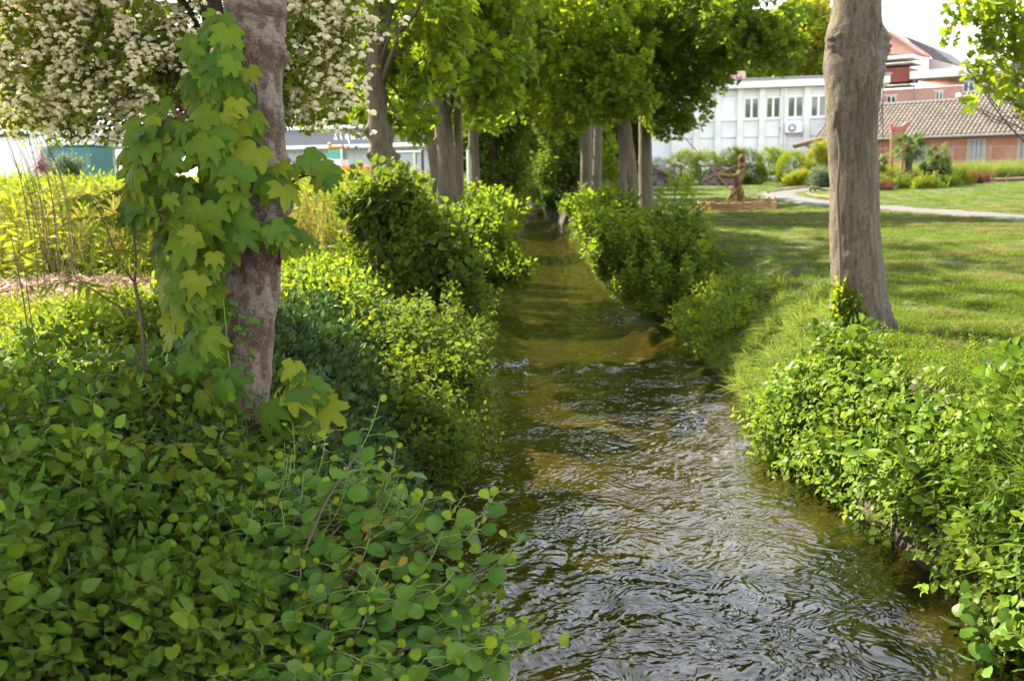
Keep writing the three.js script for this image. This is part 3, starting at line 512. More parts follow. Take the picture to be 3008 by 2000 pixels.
// ---------------------------------------------------------------- the hawthorn in blossom
const bl = (list) => list.map(([x, y, d, a, b, c, n]) => ({ c: P(x, y, d), r: [a, b, c], n }));
{
  const t = tree({
    name: 'hawthorn_tree', label: 'hawthorn tree covered in creamy white blossom behind the leaning trunk', d: 9.4, mat: M.barkDark, nr: 18, ns: 40, seed: 21, rough: 0.12, flare: 0.3, topR: 0.6,
    outline: [[640, 830, 90], [636, 500, 76], [630, 250, 70], [628, 60, 68]], above: [V(-2.9, 4.9, -9.6), V(-3.1, 6.2, -9.8)],
    blobs: bl([[40, 60, 10, 0.6, 0.5, 0.7, 100], [70, 260, 10.2, 0.55, 0.42, 0.6, 95], [210, 110, 9.8, 0.6, 0.5, 0.7, 120], [215, 275, 9.8, 0.55, 0.36, 0.6, 90], [290, 380, 10, 0.26, 0.24, 0.4, 24], [110, 370, 10.3, 0.3, 0.22, 0.4, 26], [370, 90, 9.6, 0.6, 0.5, 0.7, 120], [400, 260, 9.6, 0.55, 0.36, 0.6, 100], [530, 140, 9.5, 0.6, 0.5, 0.7, 110], [560, 310, 9.7, 0.5, 0.4, 0.6, 80], [480, 385, 10, 0.4, 0.25, 0.5, 45], [870, 90, 9.6, 0.45, 0.5, 0.6, 100], [880, 240, 9.5, 0.34, 0.45, 0.5, 90], [850, 345, 9.6, 0.16, 0.18, 0.35, 36], [955, 90, 9.8, 0.26, 0.36, 0.5, 60], [900, 275, 9.9, 0.14, 0.22, 0.35, 30], [1010, 40, 10, 0.16, 0.25, 0.35, 24],
      [120, -130, 9.9, 0.9, 0.6, 0.8, 120], [420, -140, 9.7, 0.9, 0.6, 0.8, 120], [800, -130, 9.6, 0.9, 0.6, 0.8, 120], [300, -360, 9.8, 1.1, 0.7, 1, 130], [700, -360, 9.6, 1.1, 0.7, 1, 130]]),
    leaf: SP.haw, leafM: LM.haw, gap: 0.3, gapScale: 2.1, s: [0.7, 1.05], up: 0.25, limbR: 0.04, thin: 0.55, minY: 3.4,
  });
  // blossom: flat-topped clusters of small five-petalled flowers along the outer twigs
  const b = new GB(), r = rng(31), fl = new THREE.CircleGeometry(1, 5).toNonIndexed(); fl.rotateX(-Math.PI / 2); fl.computeVertexNormals();
  for (let k = 0; k < 19; k++) { const a = k * 2.4, q = Math.sqrt(k / 19), p = V(Math.cos(a) * q * 0.5, 0.28 * (1 - q * q) + 0.05 * r(), Math.sin(a) * q * 0.5); b.add(fl, frame(p, V(Math.cos(a), 0.1, Math.sin(a)), V(Math.cos(a) * q * 0.8, 1, Math.sin(a) * q * 0.8), 0.155), [1, 0.97 - 0.05 * r(), 0.86 - 0.1 * r()]); }
  const src = t.children.find((c) => c.name === 'foliage'), m = new THREE.Matrix4(), p = V(), list = [];
  for (let k = 0; k < src.count; k++) { src.getMatrixAt(k, m); for (let q = 0; q < 17; q++) { if (r() < 0.12) continue; p.set((r() - 0.5) * 0.30, 0.08 + 0.42 * r(), (r() - 0.5) * 0.30).applyMatrix4(m); if (N3(p.x * 1.6, p.y * 1.6, p.z * 1.6) < -0.4) continue; list.push({ m: stand(p.clone().add(V(0, 0.03, 0.06)), 0.057 * (0.7 + 0.7 * r()), r() * 6.28, 0.9 * r(), r() * 6), c: tint(r, 0.08, 0.03) }); } }
  copies('blossom', b.done(), phys({ color: rgb(0.90, 0.88, 0.76), roughness: 1, specularIntensity: 0.3, transmission: 0.5, thickness: 0, side: THREE.DoubleSide, vertexColors: true }), list, t);
}

// the tree outside the frame on the left, whose shade lies over the near bank
tree({ label: 'broad sycamore standing left of the frame, shading the near bank', d: 5.6, nr: 16, ns: 40, seed: 23, mat: M.barkPink, outline: [[-2000, 1300, 260], [-2000, 500, 220], [-1990, 0, 200]], above: [V(-6.6, 5, -5.6), V(-6.7, 8, -5.6)],
  blobs: [[-6.2, 5.8, -5.0, 1.5, 1.1, 1.5, 170], [-7.4, 7.2, -6.6, 1.8, 1.3, 1.6, 200], [-6.4, 8.2, -4.4, 1.8, 1.3, 1.8, 200], [-8.4, 6.2, -5.0, 1.8, 1.3, 1.8, 170], [-5.6, 7.0, -6.4, 1.2, 1, 1.0, 110], [-7.2, 9.4, -6, 1.8, 1.2, 1.8, 150], [-6.8, 6.2, -2.6, 1.7, 1.2, 1.6, 160]].map(([x, y, z, a, b, c, n]) => ({ c: V(x, y, z), r: [a, b, c], n })), leaf: SP.syc, leafM: LM.spring, gap: 0.35, gapScale: 1.2, thin: 0.75, s: [0.8, 1.3], minY: 4.2 });

// ---------------------------------------------------------------- the rows of trees along the stream
tree({ label: 'knobbly grey trunk with two rings of burls on the left bank, before the grey hall', d: 18, nr: 30, ns: 80, seed: 31, rough: 0.05,
  outline: [[1124, 640, 84], [1124, 500, 72], [1120, 455, 70], [1116, 400, 62], [1108, 330, 55], [1104, 270, 62], [1103, 110, 44], [1090, 0, 60]], above: [V(-2.5, 6.4, -18.2), V(-2.6, 8.6, -18.2)],
  knobs: [[1078, 385, 17, 22, 0.2], [1146, 395, 17, 18, 0.2], [1084, 455, 14, 17, 0.2], [1158, 462, 17, 22, 0.2], [1120, 405, 26, 7, 1.4], [1100, 250, 12, 5, 1]],
  limbs: [{ p: [P(1120, 130, 18), P(1134, 80, 18), P(1150, 10, 18.1), P(1160, -80, 18.2)], r: [0.09, 0.07, 0.05, 0.03] }, { p: [P(1122, 118, 18), P(1180, 85, 17.7), P(1225, 30, 17.4), P(1260, -20, 17.2)], r: [0.06, 0.05, 0.035, 0.02] }, { p: [P(1112, 262, 18), P(1150, 160, 17.7), P(1178, 76, 17.5)], r: [0.05, 0.035, 0.015] }],
  blobs: bl([[1200, 40, 17.4, 0.8, 0.6, 0.8, 75], [1235, 160, 17.6, 0.6, 0.5, 0.6, 50], [1165, 210, 18.2, 0.5, 0.5, 0.6, 36], [1190, 300, 18.5, 0.55, 0.4, 0.6, 30], [1175, 370, 18.4, 0.3, 0.2, 0.4, 12], [1020, 60, 19, 0.6, 0.5, 0.8, 40], [1120, -120, 18.2, 1.4, 1.0, 1.3, 120], [960, -120, 18.5, 1.2, 0.9, 1.2, 90], [1080, -420, 18.2, 1.9, 1.4, 1.8, 170]]), leaf: SP.syc, leafM: LM.spring, gap: 0.5, swell: 1.2, gapScale: 1.2, thin: 0.8, minY: 4.3, s: [0.45, 0.8], limbR: 0.05, keep: (p) => !(p.y < 5.9 && Math.abs(p.x + 2.36) < 0.72 && p.z > -18.5) });
tree({ label: 'broad grey trunk with a sawn branch stub, foremost of a clump on the left bank', d: 22, nr: 28, ns: 70, seed: 32, rough: 0.04,
  outline: [[1315, 690, 80], [1314, 590, 68], [1312, 520, 48], [1311, 450, 50], [1306, 400, 51], [1298, 330, 50], [1284, 270, 50], [1288, 180, 40], [1296, 60, 34]], above: [V(-1.5, 6.9, -22), V(-1.4, 9, -22)],
  knobs: [[1283, 410, 8, 12, 0.6], [1300, 380, 10, 5, 0.9]], limbs: [{ p: [P(1276, 290, 22), P(1245, 262, 22), P(1222, 238, 22)], r: [0.07, 0.05, 0.03] }, { p: [P(1312, 330, 22), P(1326, 240, 22), P(1340, 120, 22.2), P(1345, 0, 22.3)], r: [0.12, 0.10, 0.08, 0.06] }],
  blobs: bl([[1350, 60, 21.5, 0.9, 0.8, 0.9, 95], [1420, 150, 21, 0.8, 0.7, 0.8, 85], [1410, 255, 21.6, 0.6, 0.35, 0.7, 45], [1340, 215, 21.4, 0.6, 0.5, 0.6, 50], [1260, 110, 22.2, 0.7, 0.8, 0.8, 60], [1240, 320, 23.5, 0.7, 0.6, 0.6, 45], [1330, -120, 22, 1.5, 1.1, 1.4, 150], [1440, 20, 22, 0.8, 0.7, 1, 75], [1380, -400, 22, 2, 1.4, 2, 180], [1370, 310, 21.5, 0.4, 0.3, 0.5, 22], [1430, 350, 21.5, 0.4, 0.3, 0.5, 20], [1230, 380, 23, 0.4, 0.3, 0.5, 18]]), leaf: SP.syc, leafM: LM.spring, gap: 0.5, swell: 1.2, gapScale: 1.2, thin: 0.8, minY: 4.3, s: [0.45, 0.8], limbR: 0.06, keep: (p) => !(p.y < 4.9 && Math.abs(p.x + 1.45) < 0.62 && p.z > -22.6) });
tree({ label: 'slimmer grey trunk close behind the stubbed trunk, to its right', d: 23.4, nr: 16, ns: 40, seed: 33, outline: [[1350, 660, 46], [1347, 560, 30], [1347, 450, 26], [1343, 300, 22], [1340, 200, 20]], above: [P(1345, -40, 23.4)], blobs: bl([[1370, -60, 23.6, 1, 0.8, 1, 60]]), leaf: SP.syc, leafM: LM.mid });
tree({ label: 'bent grey trunk leaning right, behind the left of the clump', d: 25.5, nr: 16, ns: 40, seed: 34, outline: [[1296, 640, 44], [1284, 540, 34], [1274, 470, 30], [1262, 370, 32], [1250, 260, 26]], above: [P(1240, 80, 25.5), P(1240, -80, 25.5)], blobs: bl([[1235, 200, 26, 0.8, 0.7, 0.8, 50], [1225, 60, 26, 1.1, 0.9, 1, 70], [1180, 330, 27, 0.9, 0.55, 0.8, 50], [1220, -100, 26, 1.5, 1, 1.3, 90]]), leaf: SP.syc, leafM: LM.spring, gap: 0.25, s: [0.8, 1.1] });
tree({ label: 'slender grey trunk beside the white post, left bank', d: 30, nr: 18, ns: 44, seed: 35, outline: [[1400, 630, 42], [1398, 560, 29], [1394, 470, 26], [1391, 430, 30], [1392, 330, 27], [1391, 250, 26], [1390, 120, 24]], above: [P(1392, -60, 30), P(1396, -260, 30)], knobs: [[1382, 438, 8, 9, 0.3]],
  blobs: bl([[1440, 60, 29, 1.1, 1, 1.1, 110], [1470, 230, 30, 0.9, 0.8, 1, 90], [1400, 180, 31, 0.9, 0.7, 0.8, 70], [1430, 330, 32, 0.8, 0.55, 0.8, 60], [1500, 60, 31, 1.3, 1.1, 1.2, 120], [1420, -160, 30, 1.9, 1.3, 1.8, 190]]), leaf: SP.syc, leafM: LM.spring, gap: 0.5, swell: 1.2, gapScale: 1.2, thin: 0.8, minY: 4.3, s: [0.45, 0.8] });

tree({ label: 'leaning mossy trunk, double at its foot, right bank nearest the stream bend', d: 29, nr: 26, ns: 60, seed: 41, rough: 0.05,
  outline: [[1852, 660, 60], [1850, 616, 46], [1849, 540, 50], [1842, 450, 46], [1831, 340, 36], [1812, 223, 30], [1792, 120, 30], [1772, 40, 30]], above: [P(1750, -120, 29), P(1735, -280, 29)],
  limbs: [{ p: [V(0, 0, 0).add(P(1832, 640, 28.8)), P(1830, 560, 28.8), P(1836, 470, 28.9), P(1838, 400, 29)], r: [0.17, 0.14, 0.11, 0.05] }],
  blobs: bl([[1700, 60, 28, 1.3, 1.1, 1.3, 190], [1690, 220, 28.5, 1.1, 0.9, 1.1, 150], [1790, 60, 28, 1.1, 1.0, 1.1, 130], [1790, 200, 28, 1.0, 0.8, 1, 120], [1770, 300, 28.5, 0.8, 0.5, 0.9, 75], [1620, 130, 29, 1.2, 1.0, 1.2, 150], [1640, 290, 30, 0.9, 0.7, 1, 90], [1800, 300, 28, 0.6, 0.4, 0.7, 45], [1700, 345, 28, 0.45, 0.3, 0.5, 26], [1650, 375, 28.5, 0.4, 0.35, 0.5, 22], [1860, 320, 28, 0.4, 0.3, 0.5, 20], [1760, 350, 28.2, 0.35, 0.22, 0.4, 14]]), leaf: SP.syc, leafM: LM.spring, gap: 0.44, swell: 1.2, s: [0.45, 0.75], thin: 0.85, gapScale: 1.4, minY: 4.7 });
tree({ label: 'upright smooth grey trunk with a wide crown reaching over the lawn, right bank', d: 31, nr: 24, ns: 60, seed: 42, rough: 0.035,
  outline: [[1900, 650, 54], [1898, 580, 42], [1896, 450, 38], [1896, 340, 37], [1902, 220, 34], [1905, 100, 31], [1906, 0, 29]], above: [P(1908, -180, 31), P(1915, -320, 31)],
  blobs: bl([[1880, 90, 30, 1.1, 1.0, 1.1, 120], [1880, 250, 30, 0.9, 0.7, 0.9, 95], [1960, 60, 30, 1.1, 1.0, 1.1, 130], [1975, 190, 30, 1.0, 0.8, 1.0, 110], [1960, 280, 30, 0.7, 0.5, 0.8, 60], [2005, 320, 30, 0.6, 0.5, 0.6, 45], [1960, 375, 30, 0.45, 0.28, 0.5, 28], [2040, 360, 30, 0.35, 0.3, 0.5, 18], [2060, 90, 29, 1.1, 1.0, 1.1, 130], [2050, 210, 29.5, 0.8, 0.6, 0.8, 60], [2150, 60, 28, 1.0, 0.8, 1, 100], [2190, 150, 28, 0.8, 0.55, 0.8, 60], [2260, 60, 28, 0.9, 0.7, 0.9, 80], [2290, 145, 28, 0.5, 0.55, 0.6, 40]]), leaf: SP.syc, leafM: LM.mid, gap: 0.44, swell: 1.2, s: [0.45, 0.75], thin: 0.85, gapScale: 1.4, minY: 4.7 });
tree({ label: 'pale trunk with an ivied foot, nearer of the far pair on the right bank', d: 37, nr: 16, ns: 40, seed: 43, outline: [[1752, 640, 38], [1752, 600, 30], [1755, 480, 26], [1758, 370, 25], [1764, 250, 24]], above: [P(1768, 60, 37), P(1770, -150, 37)], blobs: bl([[1780, 270, 37, 1.1, 0.7, 1, 60], [1760, 80, 37, 1.6, 1.3, 1.5, 120]]), leaf: SP.syc, leafM: LM.mid, gap: 0.25 });
tree({ label: 'dark reddish trunk with an ivied foot, farther of the far pair on the right bank', d: 41, nr: 16, ns: 40, seed: 44, outline: [[1726, 630, 44], [1724, 580, 34], [1723, 470, 33], [1722, 370, 34], [1712, 260, 28]], above: [P(1704, 60, 41), P(1700, -120, 41)], blobs: bl([[1670, 300, 41, 1.2, 0.9, 1.1, 80], [1660, 120, 41, 1.8, 1.5, 1.6, 160]]), leaf: SP.syc, leafM: LM.mid, gap: 0.25 });

// farther along: ivy-clad trees that close the green tunnel
const far = [
  ['dark ivy-clad tree beyond the white post on the left bank', 38, 1446, 560, 70, [[1440, 500, 1.0, 1.2, 0.9, 160], [1440, 390, 1.0, 1.3, 0.9, 170], [1450, 280, 1.2, 1.4, 1.1, 170]], 'dark'],
  ['dark ivy-clad tree leaning over the water at the right bank', 46, 1700, 560, 60, [[1668, 500, 0.9, 1.2, 0.9, 140], [1666, 410, 1.0, 1.4, 0.9, 160], [1650, 300, 1.6, 1.6, 1.4, 200]], 'dark'],
  ['mid green tree on the left bank before the far end of the water', 54, 1478, 570, 50, [[1480, 420, 1.8, 1.8, 1.5, 170], [1470, 260, 2.6, 2.2, 2, 260], [1510, 170, 2.6, 2.2, 2.2, 240], [1490, 520, 1.2, 0.9, 1, 80]], 'mid'],
  ['bright green tree on the right bank before the far end of the water', 60, 1672, 570, 50, [[1630, 440, 1.7, 1.6, 1.5, 150], [1610, 320, 2.6, 2.2, 2, 240], [1600, 190, 2.8, 2.2, 2.2, 260]], 'spring'],
  ['tall tree closing the view at the end of the water, left of it', 74, 1510, 565, 50, [[1500, 470, 2.4, 2.0, 2, 180], [1500, 340, 3, 2.6, 2, 260], [1530, 200, 3.6, 3.4, 3, 340]], 'far'],
  ['tall tree closing the view at the end of the water, right of it', 80, 1650, 560, 50, [[1610, 480, 2.2, 2.0, 2, 170], [1590, 390, 3, 2.8, 2, 260], [1620, 230, 4, 3.6, 3, 360]], 'mid'],
  ['low dark tree hanging across the farthest water', 92, 1480, 560, 40, [[1555, 470, 3.0, 2.0, 2.2, 260], [1560, 380, 4, 3, 3, 330], [1560, 550, 3.0, 1.2, 1.5, 180]], 'mid'],
  ['leafy thicket behind the low dark tree, shutting off the end of the water', 122, 1530, 560, 30, [[1530, 520, 4, 3, 2.5, 200], [1600, 500, 4, 3.4, 2.5, 220], [1660, 520, 4, 3, 2.5, 180], [1590, 560, 5, 1.6, 2, 200], [1580, 400, 5, 4, 3, 260]], 'deep'],
];
far.forEach(([label, d, x, y, w, list, mat], k) => tree({ name: mat === 'dark' && k < 2 ? 'ivy_clad_tree' : 'tree', label, d, nr: 12, ns: 24, seed: 60 + k, mat: M.barkDark, outline: [[x, y + 12, w * 0.7], [x, y - 60, w * 0.5], [x, y - 200, w * 0.35]], above: [P(x, -20, d)], blobs: list.map(([bx, by, a, b, c, n]) => ({ c: P(bx, by, d), r: [a, b, c], n: Math.round(n * (mat === 'dark' ? 1.4 : 1)) })), leaf: mat === 'dark' && k < 2 ? SP.ivyFar ??= sprig(22, { leaf: [L.ivy, L.heart], n: 30, len: 0.8, size: [0.10, 0.16], side: 0.18, droop: 0.4, flat: 0.5 }) : SP.sycFar, leafM: LM[mat === 'dark' ? 'deep' : mat], gap: 0.3, thin: 0.6, s: [0.7, 1.1] }));

// woods and single trees far behind
const back = [
  ['rounded tree behind the grey hall, far left bank', 88, 990, [[985, 300, 4, 3.2, 3, 200], [1040, 250, 4.5, 4, 3, 220], [930, 330, 4, 3, 3, 160]], 'far'],
  ['pale tree behind the knobbly trunk, beyond the parked lorry', 82, 1180, [[1160, 340, 3.2, 2.8, 3, 200], [1220, 250, 3.4, 3.2, 3, 220], [1190, 430, 3, 1.8, 2, 110]], 'spring'],
  ['green tree behind the clump, left bank background', 68, 1330, [[1320, 330, 3, 2.6, 2.4, 220], [1390, 250, 3, 3, 2.4, 240], [1400, 430, 2.4, 2, 2, 150], [1330, 460, 2, 1.3, 1.5, 90]], 'mid'],
  ['broad tree at the far left end of the white two-storey building', 88, 1840, [[1800, 320, 3.2, 3, 3, 240], [1880, 240, 3.6, 3.2, 3, 260], [1790, 440, 3, 2.4, 2, 190], [1880, 420, 2.6, 2.6, 2, 170]], 'mid'],
  ['leafy tree behind the right-bank crowns', 100, 1990, [[1960, 160, 4.5, 4, 3, 240], [2060, 190, 4.4, 3, 3, 200], [2010, 60, 4.6, 4, 3, 220]], 'far'],
  ['grey-green poplar behind the white building roof', 122, 2170, [[2160, 190, 4, 3.4, 3, 190], [2130, 130, 3.4, 3.4, 3, 150], [2210, 150, 3.2, 3, 3, 120]], 'far'],
  ['sunlit yellow-green tree behind the white building roof', 118, 2290, [[2270, 195, 4, 2.4, 3, 180], [2330, 170, 3.6, 3, 3, 170], [2230, 200, 3, 1.8, 2.5, 90]], 'yellow'],
  ['tall pale green tree left of the thick trunk, behind the roof', 112, 2390, [[2380, 120, 2.8, 2.8, 3, 170], [2420, 180, 3, 2.4, 3, 160], [2390, 195, 3.6, 1.8, 2.5, 120], [2350, 95, 1.7, 1.6, 2, 50]], 'yellow'],
  ['round green tree at the left edge, beyond the white sheds', 70, -60, [[-80, 300, 3.5, 3, 3, 180], [-200, 330, 3, 2.5, 3, 120]], 'far'],
];
back.forEach(([label, d, x, list, mat], k) => tree({ name: 'tree', label, d, nr: 10, ns: 20, seed: 80 + k, mat: M.barkDark, outline: [[x, 560, 34], [x, 440, 26], [x, 320, 18]], blobs: list.map(([bx, by, a, b, c, n]) => ({ c: P(bx, by, d), r: [a, b, c], n })), leaf: SP.sycFar, leafM: LM[mat], gap: 0.3, gapScale: 0.5, s: [1.1, 1.7] }));
// the tree that hangs in at the top right; its trunk stands outside the frame
tree({ label: 'sunlit maple branches hanging in at the top right corner', d: 17, nr: 16, ns: 40, seed: 101, outline: [[3330, 820, 110], [3320, 500, 80], [3300, 200, 70], [3290, 0, 66]], above: [P(3280, -300, 17)],
  blobs: bl([[2880, 25, 17, 0.32, 0.25, 0.5, 16], [2970, 40, 17, 0.4, 0.3, 0.5, 26], [2940, 110, 17, 0.42, 0.22, 0.5, 24], [2860, 110, 17, 0.25, 0.16, 0.4, 9], [2990, 150, 17.2, 0.35, 0.25, 0.5, 18], [2900, 170, 17, 0.3, 0.16, 0.4, 12], [2845, 205, 17, 0.22, 0.12, 0.3, 7], [2890, 250, 16.8, 0.32, 0.16, 0.4, 12], [2960, 260, 17, 0.35, 0.22, 0.5, 18], [3010, 300, 17, 0.35, 0.2, 0.5, 14], [2885, 320, 16.8, 0.16, 0.13, 0.3, 5], [2975, 335, 17, 0.2, 0.14, 0.3, 6], [3120, 60, 17, 0.8, 0.7, 0.8, 60], [3150, -150, 17, 1.2, 0.9, 1.1, 90], [3300, -350, 17, 1.6, 1.1, 1.5, 120], [3350, 60, 17.5, 1, 1, 1, 70]]), leaf: SP.syc, leafM: LM.spring, gap: 0.35, gapScale: 2, s: [0.4, 0.62], limbR: 0.022, up: 0.3, thin: 0.42 });

// ---------------------------------------------------------------- shrubs and ground cover, left bank
const B = (list) => list.map(([x, y, d, a, b, c, n]) => ({ c: P(x, y, d), r: [a, b, c], n }));
const foot = (x, z) => onGround(x, z, 0);
const cov = (name, label, category, sp, mat, list) => tag(copies(name, sp, mat, list, scene), label, category);
const leftOf = (x, z, a, b) => { const o = edgeL(-z) - x; return o > a && o < b; }, rightOf = (x, z, a, b) => { const o = x - edgeR(-z); return o > a && o < b; };
const inView = (x, z, m = 1) => { const d = -z; return Math.abs(x) < 0.515 * d + m; };

shrub('hazel_bush', 'big dark round-leaved bush on the left bank below the knobbly trunk', 'bush', foot(-1.6, -13.2), B([[1090, 660, 13.2, 0.36, 0.36, 0.5, 90], [1150, 620, 13.2, 0.32, 0.30, 0.45, 80], [1190, 720, 13, 0.42, 0.40, 0.5, 120], [1270, 790, 12.8, 0.36, 0.36, 0.5, 110], [1340, 850, 12.6, 0.24, 0.30, 0.4, 70], [1280, 920, 12.8, 0.40, 0.30, 0.5, 110], [1150, 830, 13.4, 0.45, 0.36, 0.5, 90], [1370, 930, 12.4, 0.16, 0.2, 0.3, 26]]), SP.hazel, LM.deep, { seed: 2, s: [0.5, 0.95], stems: 3, gap: 0.28, gapScale: 2.4, spires: [[1120, 560, 13.2, 0.25], [1200, 640, 13, 0.25], [1290, 720, 12.8, 0.22], [1060, 640, 13.4, 0.25]] });
shrub('waterside_bush', 'light green bush leaning over the water behind the hazel, left bank', 'bush', foot(-1.1, -20.5), B([[1370, 690, 21, 0.6, 0.36, 0.6, 100], [1430, 740, 20.5, 0.5, 0.36, 0.6, 100], [1480, 800, 20, 0.4, 0.32, 0.5, 90], [1430, 830, 20, 0.45, 0.3, 0.5, 80], [1320, 670, 21.6, 0.4, 0.36, 0.5, 60], [1505, 830, 19.6, 0.2, 0.16, 0.4, 26], [1450, 680, 23, 0.4, 0.3, 0.5, 50]]), SP.bush, LM.mid, { seed: 3, stems: 2, gap: 0.28, gapScale: 2, s: [0.55, 1.1], spires: [[1400, 640, 21, 0.3], [1460, 700, 20.5, 0.25]] });
shrub('waterside_bush', 'dark bush trailing small leaves into the water just above the alder, left bank', 'bush', foot(-1.15, -8.8), B([[1260, 1060, 9.6, 0.28, 0.28, 0.4, 90], [1300, 1180, 9.0, 0.28, 0.25, 0.35, 90], [1230, 1290, 8.4, 0.3, 0.3, 0.4, 110], [1310, 1330, 8.0, 0.2, 0.2, 0.3, 60], [1350, 1150, 9.2, 0.16, 0.1, 0.25, 24], [1200, 1170, 9, 0.25, 0.25, 0.3, 60], [1300, 980, 10.2, 0.2, 0.25, 0.3, 50], [1230, 1420, 7.4, 0.3, 0.22, 0.3, 70]]), SP.small, LM.deep, { seed: 4, stems: 3, s: [0.6, 0.95], up: 0.3 });
[['left bank bush below the slender trunk and white post', -0.9, -28, [[1420, 640, 29, 0.7, 0.4, 0.7, 120], [1350, 640, 28, 0.6, 0.35, 0.6, 90], [1470, 670, 27, 0.5, 0.4, 0.6, 100]]], ['left bank bush at the narrow far water', -0.9, -38, [[1460, 590, 39, 1.0, 0.7, 0.8, 120], [1495, 620, 38, 0.6, 0.5, 0.7, 90], [1420, 560, 40, 1, 0.6, 0.8, 90]]], ['left bank bush farthest along the water', -0.4, -55, [[1490, 560, 56, 1.2, 0.9, 1, 120], [1505, 595, 54, 0.6, 0.5, 0.8, 60]]],
  ['right bank bush at the foot of the far pair of trunks', 3.2, -36, [[1780, 640, 35, 0.6, 0.4, 0.7, 100], [1735, 660, 34, 0.55, 0.4, 0.7, 100], [1705, 620, 40, 0.8, 0.5, 0.8, 110]]], ['right bank bush hanging dark over the far water', 2.9, -50, [[1660, 570, 50, 1, 0.8, 0.9, 140], [1640, 600, 48, 0.8, 0.5, 0.8, 110], [1690, 560, 47, 0.9, 0.8, 0.8, 110]]], ['right bank bush behind the waterside alder', 3.4, -26, [[1760, 690, 26, 0.4, 0.35, 0.5, 80], [1800, 650, 27, 0.6, 0.45, 0.6, 100]]],
  ['right bank bush at the far end of the water', 2.9, -68, [[1630, 570, 68, 1.5, 1.0, 1.2, 120], [1600, 590, 70, 0.9, 0.6, 1, 70]]], ['tall bush behind the trunks, between them and the rock screens', 6.5, -45, [[1790, 550, 46, 0.9, 0.9, 0.9, 130], [1780, 470, 46, 0.7, 0.8, 0.8, 90], [1850, 560, 47, 0.5, 0.5, 0.6, 60]]]].forEach(([label, x, z, l], k) => shrub('bush', label, 'bush', foot(x, z), B(l), SP.bush, k === 4 ? LM.dark : k === 2 ? LM.deep : LM.mid, { seed: 10 + k, s: [0.7, 1.3], stems: 1, gap: 0.25, gapScale: 1.6 }));
shrub('alder_bush', 'bright green young alder leaning over the stream from the right bank', 'bush', foot(3.2, -18), B([[1955, 730, 18.2, 0.42, 0.34, 0.5, 110], [1905, 770, 18, 0.5, 0.4, 0.55, 150], [1830, 800, 17.6, 0.5, 0.42, 0.5, 150], [1960, 820, 17.8, 0.55, 0.5, 0.55, 150], [1800, 760, 17.6, 0.3, 0.3, 0.4, 50], [1880, 880, 17.2, 0.45, 0.3, 0.45, 110], [2040, 770, 18.4, 0.36, 0.36, 0.5, 80], [1985, 600, 18.4, 0.10, 0.2, 0.2, 8], [2045, 650, 18.6, 0.12, 0.2, 0.2, 8], [1990, 920, 17, 0.35, 0.25, 0.4, 60]]), SP.alderFar, LM.mid, { seed: 5, s: [0.6, 1.15], stems: 3, gap: 0.22, gapScale: 2.2, shell: 0.7, thin: 0.7, up: 0.65, spires: [[1940, 670, 18.2, 0.3], [1985, 650, 18.4, 0.4], [2045, 690, 18.6, 0.4], [1900, 700, 18, 0.25], [2075, 740, 18.5, 0.3], [1850, 750, 17.8, 0.25]] });

